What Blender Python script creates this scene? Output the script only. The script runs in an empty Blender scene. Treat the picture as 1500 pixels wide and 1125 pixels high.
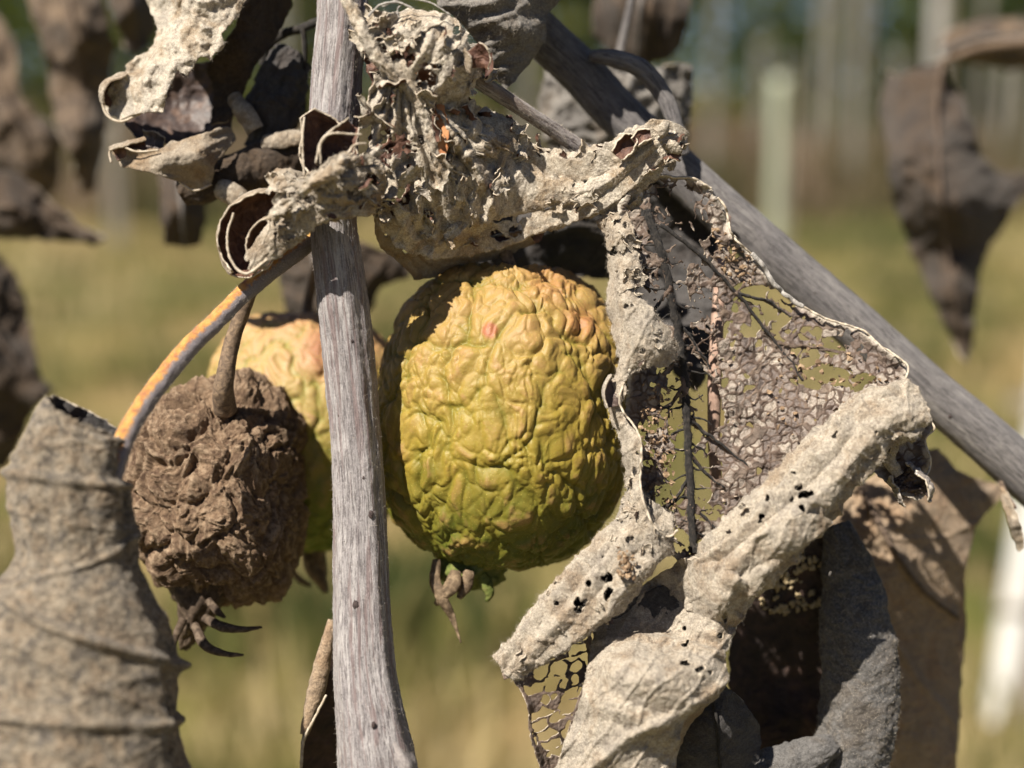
import bpy, math, random
import numpy as np

# ---------------------------------------------------------------- camera, sky, sun, exposure
scene = bpy.context.scene
PITCH = math.radians(12.0)
CAM = np.array([0.0, 0.0, 1.0])
LENS, SENSOR = 50.0, 36.0
FOC = 0.228                                  # metres to the plane of the main apple's front
F = 1500.0 * LENS / SENSOR                   # focal length in photograph pixels
RIGHT = np.array([1.0, 0.0, 0.0])
FWD = np.array([0.0, math.cos(PITCH), -math.sin(PITCH)])
UP = np.array([0.0, math.sin(PITCH), math.cos(PITCH)])

cam_data = bpy.data.cameras.new("camera")
cam = bpy.data.objects.new("camera", cam_data)
scene.collection.objects.link(cam)
scene.camera = cam
cam.location = CAM
cam.rotation_euler = (math.pi / 2 - PITCH, 0, 0)
cam_data.lens = LENS
cam_data.sensor_width = SENSOR
cam_data.clip_start = 0.02
cam_data.clip_end = 500
cam_data.dof.use_dof = True
cam_data.dof.focus_distance = FOC + 0.001
cam_data.dof.aperture_fstop = 8.5

SUN_AZ, SUN_EL = math.radians(41), math.radians(51)   # towards the sun: left and behind the camera
SUN = np.array([-math.sin(SUN_AZ) * math.cos(SUN_EL), -math.cos(SUN_AZ) * math.cos(SUN_EL), math.sin(SUN_EL)])
world = bpy.data.worlds.new("World")
scene.world = world
world.use_nodes = True
wn = world.node_tree
wn.nodes.clear()
w_out = wn.nodes.new("ShaderNodeOutputWorld")
w_bg = wn.nodes.new("ShaderNodeBackground")
w_sky = wn.nodes.new("ShaderNodeTexSky")
w_sky.sky_type = 'NISHITA'
w_sky.sun_disc = False
w_sky.sun_elevation = SUN_EL
w_sky.air_density = 0.4
w_sky.dust_density = 0.4
w_sky.sun_rotation = math.atan2(SUN[0], SUN[1])
w_bg.inputs["Strength"].default_value = 0.05
wn.links.new(w_sky.outputs[0], w_bg.inputs[0])
wn.links.new(w_bg.outputs[0], w_out.inputs[0])
sun_data = bpy.data.lights.new("sun", 'SUN')
sun_data.energy = 5.0
sun_data.angle = math.radians(0.53)
sun_data.color = (1.0, 0.93, 0.82)
sun = bpy.data.objects.new("sun", sun_data)
scene.collection.objects.link(sun)
from mathutils import Vector
sun.rotation_euler = Vector(-SUN).to_track_quat('-Z', 'Y').to_euler()
sun.location = (-2, -2, 4)

scene.view_settings.view_transform = 'Standard'
scene.view_settings.look = 'None'
scene.view_settings.exposure = 1.0
scene.view_settings.gamma = 1.0
scene.view_settings.use_curve_mapping = False
scene.cycles.use_denoising = True
scene.cycles.max_bounces = 6
scene.cycles.transparent_max_bounces = 6

# ---------------------------------------------------------------- pixel -> place
MM = 0.001
PXMM = FOC * 1000 / F                        # millimetres per photograph pixel at the focus plane


def P(px, py, dz):
    """photograph pixel + distance behind the focus plane (mm) -> world position"""
    px, py, dz = np.broadcast_arrays(np.asarray(px, float), np.asarray(py, float), np.asarray(dz, float))
    D = FOC + dz * MM
    return CAM + D[..., None] * (FWD + RIGHT * ((px - 750) / F)[..., None] + UP * ((562.5 - py) / F)[..., None])


def pxm(dz):
    """metres per pixel at a distance"""
    return (FOC + np.asarray(dz, float) * MM) / F


# ---------------------------------------------------------------- noise
_rng = np.random.default_rng(7)
_G = _rng.normal(size=(256, 3)).astype(np.float32)
_G /= np.linalg.norm(_G, axis=1, keepdims=True)


def _hash(ix, iy, iz, seed):
    h = (ix.astype(np.uint32) * np.uint32(374761393) + iy.astype(np.uint32) * np.uint32(668265263)
         + iz.astype(np.uint32) * np.uint32(2147483647) + np.uint32(seed * 144665 + 1013))
    h = (h ^ (h >> np.uint32(13))) * np.uint32(1274126177)
    h = (h ^ (h >> np.uint32(16))) * np.uint32(2246822519)
    return h ^ (h >> np.uint32(15))


def perlin(p, seed=0):
    p = np.asarray(p, np.float32)
    sh = p.shape[:-1]
    p = p.reshape(-1, 3)
    b = np.floor(p)
    f = p - b
    b = b.astype(np.int64) + 100000
    u = f * f * f * (f * (f * 6 - 15) + 10)
    out = np.zeros(len(p), np.float32)
    for dx in (0, 1):
        wx = u[:, 0] if dx else 1 - u[:, 0]
        for dy in (0, 1):
            wy = u[:, 1] if dy else 1 - u[:, 1]
            for dz in (0, 1):
                wz = u[:, 2] if dz else 1 - u[:, 2]
                g = _G[_hash(b[:, 0] + dx, b[:, 1] + dy, b[:, 2] + dz, seed) & np.uint32(255)]
                out += wx * wy * wz * (g[:, 0] * (f[:, 0] - dx) + g[:, 1] * (f[:, 1] - dy) + g[:, 2] * (f[:, 2] - dz))
    return (out * 1.6).reshape(sh)


def fbm(p, seed=0, oct=3, gain=0.5):
    a, s, o = 1.0, 1.0, 0
    for i in range(oct):
        o = o + a * perlin(np.asarray(p) * s, seed + i * 17)
        a *= gain
        s *= 2.03
    return o


def ridged(p, seed=0, oct=3, gain=0.5):
    a, s, o = 1.0, 1.0, 0
    for i in range(oct):
        o = o + a * (0.35 - np.abs(perlin(np.asarray(p) * s, seed + i * 17)))
        a *= gain
        s *= 2.1
    return o


def tri(p, seed=0, oct=3, gain=0.5):
    """sharp accordion folds with flat flanks, across the second axis"""
    p = np.asarray(p, np.float32)
    t = p[..., 1] + 0.9 * perlin(p * np.array([0.5, 0.5, 1]), seed) + 0.25 * perlin(p * np.array([1.3, 1.3, 1]), seed + 1)
    amp = 0.6 + 0.8 * perlin(p * np.array([0.4, 0.4, 1]) + 7, seed + 2)
    return (np.abs(t % 1.0 - 0.5) * 2 - 0.5) * np.clip(amp, 0.1, 1.3)


def worley(p, seed=0, dim=3, jit=0.9):
    p = np.asarray(p, np.float32)
    sh = p.shape[:-1]
    p = p.reshape(-1, 3)
    b = np.floor(p)
    f = p - b
    b = b.astype(np.int64) + 100000
    f1 = np.full(len(p), 9.0, np.float32)
    f2 = np.full(len(p), 9.0, np.float32)
    idn = np.zeros(len(p), np.float32)
    for dx in (-1, 0, 1):
        for dy in (-1, 0, 1):
            for dz in ((-1, 0, 1) if dim == 3 else (0,)):
                h = _hash(b[:, 0] + dx, b[:, 1] + dy, b[:, 2] + dz, seed)
                ox = (h & np.uint32(1023)).astype(np.float32) / 1023
                oy = ((h >> np.uint32(10)) & np.uint32(1023)).astype(np.float32) / 1023
                oz = ((h >> np.uint32(20)) & np.uint32(1023)).astype(np.float32) / 1023
                d = (dx + 0.5 + (ox - 0.5) * jit - f[:, 0]) ** 2 + (dy + 0.5 + (oy - 0.5) * jit - f[:, 1]) ** 2
                if dim == 3:
                    d = d + (dz + 0.5 + (oz - 0.5) * jit - f[:, 2]) ** 2
                d = np.sqrt(d)
                near = d < f1
                f2 = np.where(near, f1, np.minimum(f2, d))
                idn = np.where(near, ((h >> np.uint32(7)) & np.uint32(4095)).astype(np.float32) / 4095, idn)
                f1 = np.where(near, d, f1)
    return f1.reshape(sh), f2.reshape(sh), idn.reshape(sh)


KIND = {'f': fbm, 'r': ridged, 't': tri}


def veinwork(q, spacing, slope, h, seed):
    """slanting side veins with a fine net between them; q in mm"""
    t = q[..., 0] + slope * np.abs(q[..., 1]) + 0.35 * spacing * perlin(q / spacing / 1.3, seed)
    d = (t / spacing) % 1.0
    d = np.minimum(d, 1 - d) * spacing
    f1, f2, _ = worley((q + 0.5 * np.stack([perlin(q / 1.5, seed + 1), perlin(q / 1.5, seed + 2), 0 * d], -1)) * np.array([1, 1, 0]) / (spacing * 0.33), seed + 3, 2)
    return h * np.exp(-(d / 0.33) ** 2) + 0.30 * h * np.exp(-((f2 - f1) / 0.16) ** 2)


def sstep(a, b, x):
    t = np.clip((x - a) / (b - a), 0, 1)
    return t * t * (3 - 2 * t)


# ---------------------------------------------------------------- materials
class Nodes:
    def __init__(self, name):
        self.m = bpy.data.materials.new(name)
        self.m.use_nodes = True
        self.t = self.m.node_tree
        self.t.nodes.clear()
        self.out = self.t.nodes.new("ShaderNodeOutputMaterial")
        tc = self.t.nodes.new("ShaderNodeTexCoord")
        self.obj = tc.outputs["Object"]

    def n(self, typ, **kw):
        nd = self.t.nodes.new("ShaderNode" + typ)
        for k, v in kw.items():
            setattr(nd, k, v)
        return nd

    def put(self, sock, v):
        if hasattr(v, "is_output"):
            self.t.links.new(v, sock)
        elif isinstance(v, tuple) and len(v) == 3 and sock.type == 'RGBA':
            sock.default_value = (*v, 1)
        else:
            sock.default_value = v

    def coord(self, scale):                       # object space in millimetres times scale
        mp = self.n("Mapping")
        self.t.links.new(self.obj, mp.inputs["Vector"])
        mp.inputs["Scale"].default_value = tuple(1000.0 * s for s in (scale if isinstance(scale, tuple) else (scale,) * 3))
        return mp.outputs[0]

    def noise(self, size, detail=3, rough=0.55, dist=0.0):
        nd = self.n("TexNoise")
        sc = tuple(1.0 / s for s in size) if isinstance(size, tuple) else 1.0 / size
        self.t.links.new(self.coord(sc), nd.inputs["Vector"])
        nd.inputs["Scale"].default_value = 1.0
        nd.inputs["Detail"].default_value = detail
        nd.inputs["Roughness"].default_value = rough
        nd.inputs["Distortion"].default_value = dist
        return nd.outputs["Fac"]

    def voro(self, size, feature='F1', rand=1.0):
        nd = self.n("TexVoronoi", feature=feature)
        sc = tuple(1.0 / s for s in size) if isinstance(size, tuple) else 1.0 / size
        self.t.links.new(self.coord(sc), nd.inputs["Vector"])
        nd.inputs["Scale"].default_value = 1.0
        return nd.outputs["Distance"]

    def attr(self, name):
        return self.n("Attribute", attribute_name=name).outputs["Fac"]

    def ramp(self, fac, stops):
        nd = self.n("ValToRGB")
        self.put(nd.inputs[0], fac)
        el = nd.color_ramp.elements
        while len(el) < len(stops):
            el.new(0.5)
        for e, (pos, c) in zip(el, stops):
            e.position = pos
            e.color = (*c, 1) if isinstance(c, tuple) else (c, c, c, 1)
        return nd.outputs[0]

    def mix(self, fac, a, b, mode='MIX'):
        nd = self.n("Mix", data_type='RGBA', blend_type=mode)
        self.put(nd.inputs[0], fac)
        self.put(nd.inputs[6], a)
        self.put(nd.inputs[7], b)
        return nd.outputs[2]

    def math(self, op, a, b=0.0):
        nd = self.n("Math", operation=op)
        self.put(nd.inputs[0], a)
        self.put(nd.inputs[1], b)
        return nd.outputs[0]

    def bump(self, h, dist_mm, strength=1.0, prev=None):
        nd = self.n("Bump")
        nd.inputs["Strength"].default_value = strength
        nd.inputs["Distance"].default_value = dist_mm * MM
        self.put(nd.inputs["Height"], h)
        if prev is not None:
            self.t.links.new(prev, nd.inputs["Normal"])
        return nd.outputs[0]

    def finish(self, col, rough=0.8, spec=0.3, normal=None, translucent=None, tfac=0.0, sss=0.0, sss_rad=(1, .5, .2), sss_scale=0.002, sheen=0.0):
        b = self.n("BsdfPrincipled")
        self.put(b.inputs["Base Color"], col)
        self.put(b.inputs["Roughness"], rough)
        b.inputs["Specular IOR Level"].default_value = spec
        if sheen:
            b.inputs["Sheen Weight"].default_value = sheen
            b.inputs["Sheen Roughness"].default_value = 0.6
        if sss:
            b.inputs["Subsurface Weight"].default_value = sss
            b.inputs["Subsurface Radius"].default_value = sss_rad
            b.inputs["Subsurface Scale"].default_value = sss_scale
        if normal is not None:
            self.t.links.new(normal, b.inputs["Normal"])
        sh = b.outputs[0]
        if tfac:
            tr = self.n("BsdfTranslucent")
            self.put(tr.inputs[0], translucent if translucent is not None else col)
            mx = self.n("MixShader")
            mx.inputs[0].default_value = tfac
            self.t.links.new(sh, mx.inputs[1])
            self.t.links.new(tr.outputs[0], mx.inputs[2])
            sh = mx.outputs[0]
        self.t.links.new(sh, self.out.inputs[0])
        return self.m


def felt_material(name, light, mid, dark, patch=7.0, tfac=0.06, grain=0.32, warm=(0.36, 0.285, 0.20), mottle=0.5):
    m = Nodes(name)
    big = m.noise(patch, 4, 0.6, 0.8)
    fine = m.noise(grain, 4, 0.7, 0.9)
    fib = m.noise((grain * 0.5, grain * 2.6, grain * 0.8), 3, 0.6, 3.5)
    fib2 = m.noise((grain * 2.6, grain * 0.6, grain * 0.5), 3, 0.6, 3.5)
    base = m.ramp(big, [(0.34, mid), (0.48, light), (0.62, warm)])
    base = m.mix(m.ramp(m.noise(1.7, 4, 0.65, 0.8), [(0.48, 0.0), (0.70, mottle)]), base, tuple(c * 1.5 for c in dark))
    g = m.mix(0.33, m.mix(0.5, fib, fib2), fine)
    col = m.mix(m.ramp(g, [(0.40, 0.9), (0.53, 0.0)]), base, dark)
    col = m.mix(m.ramp(g, [(0.53, 0.0), (0.64, 0.75)]), col, tuple(min(0.85, c * 1.55) for c in light))
    nrm = m.bump(g, 0.30, 0.9)
    nrm = m.bump(m.noise(1.6, 3, 0.6, 0.9), 0.6, 0.7, nrm)
    return m.finish(col, 0.95, 0.1, nrm, warm, tfac, sheen=0.1)


felt = felt_material("pale_leaf_felt", (0.54, 0.47, 0.375), (0.36, 0.318, 0.265), (0.075, 0.056, 0.040), warm=(0.34, 0.26, 0.18), mottle=0.7)
felt_bleached = felt_material("bleached_leaf_felt", (0.66, 0.58, 0.47), (0.45, 0.395, 0.33), (0.085, 0.064, 0.046), warm=(0.39, 0.29, 0.19), mottle=0.7)
felt_warm = felt_material("tan_leaf_felt", (0.41, 0.345, 0.265), (0.33, 0.285, 0.23), (0.12, 0.092, 0.066), warm=(0.29, 0.20, 0.12))
felt_net = felt_material("mottled_grey_leaf_felt", (0.25, 0.207, 0.152), (0.125, 0.109, 0.092), (0.028, 0.022, 0.018), tfac=0.03, warm=(0.225, 0.17, 0.115), grain=1.0, mottle=1.0, patch=3.2)
felt_grey = felt_material("grey_leaf_felt", (0.245, 0.225, 0.20), (0.19, 0.177, 0.165), (0.055, 0.047, 0.042), tfac=0.03, warm=(0.17, 0.14, 0.11), grain=0.4)
felt_brown = felt_material("brown_leaf_felt", (0.37, 0.275, 0.185), (0.28, 0.21, 0.145), (0.10, 0.07, 0.048), tfac=0.06, warm=(0.33, 0.22, 0.135), grain=0.5)
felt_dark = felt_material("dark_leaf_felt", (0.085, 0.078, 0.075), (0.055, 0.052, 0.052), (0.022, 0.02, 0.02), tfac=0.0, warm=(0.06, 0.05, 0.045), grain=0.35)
felt_far = felt_material("brown_far_leaf_felt", (0.105, 0.076, 0.053), (0.062, 0.046, 0.033), (0.025, 0.018, 0.014), tfac=0.04, warm=(0.20, 0.14, 0.09), grain=0.8)
felt_umber = felt_material("umber_leaf_felt", (0.072, 0.052, 0.037), (0.045, 0.033, 0.025), (0.02, 0.015, 0.012), tfac=0.02, warm=(0.08, 0.053, 0.033), grain=0.6)


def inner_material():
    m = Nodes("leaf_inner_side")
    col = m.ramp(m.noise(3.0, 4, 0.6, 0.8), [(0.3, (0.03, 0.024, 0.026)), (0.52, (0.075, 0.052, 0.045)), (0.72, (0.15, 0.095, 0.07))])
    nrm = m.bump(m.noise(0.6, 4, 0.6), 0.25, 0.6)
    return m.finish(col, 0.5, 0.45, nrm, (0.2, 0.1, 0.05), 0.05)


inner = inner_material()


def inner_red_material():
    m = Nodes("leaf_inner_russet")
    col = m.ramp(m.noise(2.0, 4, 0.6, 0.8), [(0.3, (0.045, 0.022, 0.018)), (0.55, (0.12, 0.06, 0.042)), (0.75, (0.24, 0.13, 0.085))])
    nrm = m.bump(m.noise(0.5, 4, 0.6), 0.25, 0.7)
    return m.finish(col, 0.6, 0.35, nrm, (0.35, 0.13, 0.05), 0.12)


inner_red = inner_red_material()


def rim_material():
    m = Nodes("leaf_margin")
    col = m.ramp(m.noise(0.8, 3), [(0.35, (0.32, 0.26, 0.19)), (0.65, (0.52, 0.45, 0.36))])
    return m.finish(col, 0.75, 0.25)


rim = rim_material()


def lace_material():
    m = Nodes("skeletonised_blade")
    mem = m.attr("mem")                                 # 0 on the network, 1 inside a papery cell
    tone = m.attr("tone")
    net = m.ramp(m.noise(2.2, 3, 0.6), [(0.3, (0.06, 0.042, 0.033)), (0.52, (0.16, 0.115, 0.09)), (0.72, (0.27, 0.20, 0.15))])
    skin = m.ramp(tone, [(0.0, (0.27, 0.225, 0.205)), (0.35, (0.43, 0.365, 0.315)), (0.7, (0.58, 0.505, 0.42)), (1.0, (0.70, 0.63, 0.53))])
    skin = m.mix(m.ramp(m.noise(0.5, 4, 0.7), [(0.35, 0.45), (0.6, 0.0)]), skin, (0.16, 0.115, 0.09))
    col = m.mix(mem, net, skin)
    nrm = m.bump(m.noise(0.45, 4, 0.7, 0.6), 0.35, 0.9)
    return m.finish(col, 0.7, 0.3, nrm, (0.5, 0.34, 0.2), 0.3)


lace = lace_material()


def vein_material(name, a, b, c):
    m = Nodes(name)
    col = m.ramp(m.noise((0.5, 0.5, 0.9), 4, 0.7, 0.6), [(0.34, a), (0.52, b), (0.7, c)])
    nrm = m.bump(m.noise(0.22, 3, 0.7, 1.0), 0.2, 0.9)
    return m.finish(col, 0.85, 0.15, nrm, sheen=0.05)


vein_pale = vein_material("pale_vein", (0.20, 0.185, 0.17), (0.36, 0.335, 0.305), (0.50, 0.47, 0.43))
vein_black = vein_material("black_vein", (0.012, 0.011, 0.011), (0.028, 0.025, 0.023), (0.075, 0.062, 0.05))
vein_brown = vein_material("brown_vein", (0.05, 0.035, 0.027), (0.12, 0.085, 0.062), (0.24, 0.18, 0.13))
vein_slate = vein_material("slate_vein", (0.07, 0.062, 0.06), (0.14, 0.125, 0.115), (0.23, 0.205, 0.185))
fuzz_pale = vein_material("pale_fuzz", (0.22, 0.175, 0.13), (0.52, 0.455, 0.375), (0.75, 0.69, 0.60))


def bark_material(name, cols, streak, stripes=None, grain=0.17, length=5.0, dark=0.95):
    """streaks run along the stem: tubeco is (x, y, length) round the stem in millimetres"""
    m = Nodes(name)
    tc = m.n("Attribute", attribute_name="tubeco").outputs["Vector"]

    def tn(sx, sz, detail=4, rough=0.65, dist=0.3):
        mp = m.n("Mapping")
        m.t.links.new(tc, mp.inputs["Vector"])
        mp.inputs["Scale"].default_value = (1 / sx, 1 / sx, 1 / sz)
        nd = m.n("TexNoise")
        m.t.links.new(mp.outputs[0], nd.inputs["Vector"])
        nd.inputs["Scale"].default_value = 1.0
        nd.inputs["Detail"].default_value = detail
        nd.inputs["Roughness"].default_value = rough
        nd.inputs["Distortion"].default_value = dist
        return nd.outputs["Fac"]
    s = tn(grain * 1.6, length)
    s2 = tn(0.9, 16.0, 3, 0.6)
    f = tn(0.2, 0.3, 4, 0.75, 1.0)
    col = m.ramp(m.mix(0.4, s2, tn(4.0, 7.0, 3)), [(0.36, cols[0]), (0.5, cols[1]), (0.62, cols[2])])
    col = m.mix(m.ramp(s, [(0.40, dark), (0.52, 0.0)]), col, streak)
    col = m.mix(m.ramp(f, [(0.5, 0.0), (0.72, 0.55)]), col, tuple(min(1, c * 1.4) for c in cols[2]))
    col = m.mix(m.ramp(f, [(0.30, 0.6), (0.46, 0.0)]), col, streak)
    if stripes is not None:
        col = m.mix(m.ramp(tn(0.8, 20.0, 3, 0.6, 0.5), [(0.52, 0.0), (0.62, 0.8)]), col, stripes)
    nrm = m.bump(s, 0.5, 1.0)
    nrm = m.bump(f, 0.22, 0.8, nrm)
    return m.finish(col, 0.9, 0.15, nrm, sheen=0.12)


bark = bark_material("lilac_grey_bark", ((0.23, 0.207, 0.208), (0.33, 0.303, 0.30), (0.45, 0.42, 0.41)), (0.09, 0.076, 0.078), (0.20, 0.145, 0.14), 0.17, 4.0, 0.8)
bark_branch = bark_material("slate_branch_bark", ((0.11, 0.102, 0.105), (0.165, 0.152, 0.15), (0.24, 0.222, 0.21)), (0.05, 0.045, 0.047), None, 0.25, 3.0, 0.8)
bark_petiole = bark_material("petiole_bark", ((0.19, 0.165, 0.155), (0.28, 0.25, 0.235), (0.42, 0.39, 0.37)), (0.07, 0.052, 0.05), (0.16, 0.12, 0.10), 0.25, 2.0)


def orange_twig_material():
    m = Nodes("orange_twig_bark")
    f = m.noise(0.22, 4, 0.75, 1.0)
    up = m.attr("side")                                 # painted sun and shade: orange on the sunward flank, grey below
    lit_orange = m.ramp(m.noise((1.2, 1.2, 1.2), 3, 0.6), [(0.3, (0.30, 0.115, 0.06)), (0.5, (0.50, 0.23, 0.055)), (0.72, (0.62, 0.36, 0.10))])
    shade_grey = m.ramp(f, [(0.35, (0.12, 0.10, 0.105)), (0.6, (0.27, 0.24, 0.25))])
    col = m.mix(m.ramp(m.math('ADD', up, m.math('MULTIPLY', m.math('SUBTRACT', m.noise(1.0, 4, 0.7), 0.5), 0.7)), [(0.62, 0.0), (0.78, 1.0)]), shade_grey, lit_orange)
    return m.finish(col, 0.75, 0.3, m.bump(f, 0.22, 0.9), sheen=0.1)


twig_orange = orange_twig_material()


def apple_material(name, low, mid, high, blush, green, zspan, sss=0.12):
    """low..high run from the calyx to the stalk end; ridges of the skin are riper than its creases"""
    m = Nodes(name)
    ridge = m.attr("ridge")
    hgt = m.attr("height")
    n1 = m.noise(6.0, 3, 0.6, 0.7)
    n2 = m.noise(1.6, 4, 0.65, 0.6)
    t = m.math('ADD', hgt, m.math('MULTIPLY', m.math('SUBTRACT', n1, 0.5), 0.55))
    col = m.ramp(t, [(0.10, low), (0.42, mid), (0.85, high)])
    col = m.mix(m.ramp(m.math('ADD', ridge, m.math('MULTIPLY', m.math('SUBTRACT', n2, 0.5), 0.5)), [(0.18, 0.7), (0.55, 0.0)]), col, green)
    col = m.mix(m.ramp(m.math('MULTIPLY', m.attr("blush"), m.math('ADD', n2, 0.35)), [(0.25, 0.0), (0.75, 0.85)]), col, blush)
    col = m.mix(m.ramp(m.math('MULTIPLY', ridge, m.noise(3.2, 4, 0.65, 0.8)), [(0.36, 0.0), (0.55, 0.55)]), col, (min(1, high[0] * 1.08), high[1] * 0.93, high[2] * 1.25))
    speck = m.voro(0.55)
    col = m.mix(m.ramp(speck, [(0.10, 0.35), (0.22, 0.0)]), col, (0.50, 0.40, 0.10))
    nrm = m.bump(m.noise(0.9, 3, 0.55, 0.6), 0.16, 0.7)
    nrm = m.bump(m.noise(0.28, 3, 0.6, 0.6), 0.06, 0.6, nrm)
    return m.finish(col, m.ramp(n2, [(0.3, 0.44), (0.7, 0.64)]), 0.32, nrm, sss=sss, sss_scale=0.0016)


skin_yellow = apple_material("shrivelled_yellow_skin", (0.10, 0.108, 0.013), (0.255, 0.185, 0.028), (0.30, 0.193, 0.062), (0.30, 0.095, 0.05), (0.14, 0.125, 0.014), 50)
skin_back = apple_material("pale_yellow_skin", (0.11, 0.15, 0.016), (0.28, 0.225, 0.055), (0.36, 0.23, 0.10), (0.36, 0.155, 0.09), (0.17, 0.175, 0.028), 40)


def mummy_material():
    m = Nodes("mummified_brown_skin")
    ridge = m.attr("ridge")
    n2 = m.noise(1.3, 4, 0.7, 0.6)
    col = m.ramp(m.noise(5.0, 3, 0.6, 0.5), [(0.3, (0.13, 0.082, 0.05)), (0.55, (0.235, 0.155, 0.095)), (0.75, (0.29, 0.205, 0.135))])
    col = m.mix(m.ramp(n2, [(0.36, 0.7), (0.55, 0.0)]), col, (0.06, 0.03, 0.018))
    col = m.mix(m.ramp(m.math('MULTIPLY', ridge, n2), [(0.34, 0.0), (0.62, 0.6)]), col, (0.42, 0.31, 0.21))
    nrm = m.bump(m.noise(0.6, 5, 0.75, 0.8), 0.55, 1.0)
    return m.finish(col, 0.72, 0.3, nrm)


skin_mummy = mummy_material()


def plain(name, c0, c1, c2, size=2.0, rough=0.8, spec=0.25, tfac=0.0, bumpmm=0.2):
    m = Nodes(name)
    nn = m.noise(size, 4, 0.65, 0.5)
    return m.finish(m.ramp(nn, [(0.3, c0), (0.5, c1), (0.7, c2)]), rough, spec, m.bump(nn, bumpmm, 0.7), c2, tfac)


sepal_dry = plain("dry_sepal", (0.06, 0.042, 0.028), (0.15, 0.105, 0.065), (0.30, 0.22, 0.14), 1.2, tfac=0.08)
sepal_green = plain("green_sepal", (0.05, 0.06, 0.015), (0.11, 0.13, 0.03), (0.19, 0.17, 0.06), 1.2)
stalk_skin = plain("brown_stalk", (0.07, 0.05, 0.036), (0.15, 0.105, 0.072), (0.27, 0.19, 0.12), 0.8)
lenticel_mat = plain("lenticel", (0.025, 0.018, 0.018), (0.05, 0.036, 0.034), (0.09, 0.065, 0.06), 0.4)
bud_mat = plain("bud_scale", (0.20, 0.175, 0.17), (0.29, 0.26, 0.25), (0.36, 0.32, 0.29), 0.5)
papery = plain("papery_flake", (0.33, 0.25, 0.14), (0.47, 0.37, 0.22), (0.58, 0.48, 0.30), 0.8, tfac=0.2)

# ---------------------------------------------------------------- mesh building
def root(name, loc, label, category, group=None):
    o = bpy.data.objects.new(name, None)
    o.empty_display_size = 0.005
    scene.collection.objects.link(o)
    o.location = loc
    o["label"] = label
    o["category"] = category
    if group:
        o["group"] = group
    return o


def world_of(o):
    v = np.array(o.location, float)
    while o.parent is not None:
        o = o.parent
        v = v + np.array(o.location, float)
    return v


def mesh(name, V, quads, mats, matidx=None, parent=None, tris=None, attrs=None, kind=None, smooth=True):
    """V in world space; quads (m,4), tris (k,3)"""
    base = world_of(parent) if parent is not None else np.zeros(3)
    V = np.asarray(V, float) - base
    quads = np.zeros((0, 4), int) if quads is None else np.asarray(quads, int)
    tris = np.zeros((0, 3), int) if tris is None else np.asarray(tris, int)
    me = bpy.data.meshes.new(name)
    nq, nt = len(quads), len(tris)
    me.vertices.add(len(V))
    me.vertices.foreach_set("co", V.astype(np.float32).ravel())
    me.loops.add(nq * 4 + nt * 3)
    me.loops.foreach_set("vertex_index", np.concatenate([quads.ravel(), tris.ravel()]).astype(np.int32))
    me.polygons.add(nq + nt)
    me.polygons.foreach_set("loop_start", np.concatenate([np.arange(nq) * 4, nq * 4 + np.arange(nt) * 3]).astype(np.int32))
    me.polygons.foreach_set("use_smooth", np.full(nq + nt, smooth))
    for m in (mats if isinstance(mats, (list, tuple)) else [mats]):
        me.materials.append(m)
    if matidx is not None:
        me.polygons.foreach_set("material_index", np.asarray(matidx, np.int32))
    for k, a in (attrs or {}).items():
        vec = np.ndim(a) == 2 and np.shape(a)[1] == 3 and len(a) == len(V)
        at = me.attributes.new(k, 'FLOAT_VECTOR' if vec else 'FLOAT', 'POINT')
        at.data.foreach_set("vector" if vec else "value", np.asarray(a, np.float32).ravel())
    me.update(calc_edges=True)
    o = bpy.data.objects.new(name, me)
    scene.collection.objects.link(o)
    if parent is not None:
        o.parent = parent
    if kind:
        o["kind"] = kind
    return o


def grid_normals(G):
    du = np.gradient(G, axis=0)
    dv = np.gradient(G, axis=1)
    n = np.cross(du, dv)
    n /= np.linalg.norm(n, axis=-1, keepdims=True) + 1e-12
    return n


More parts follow.
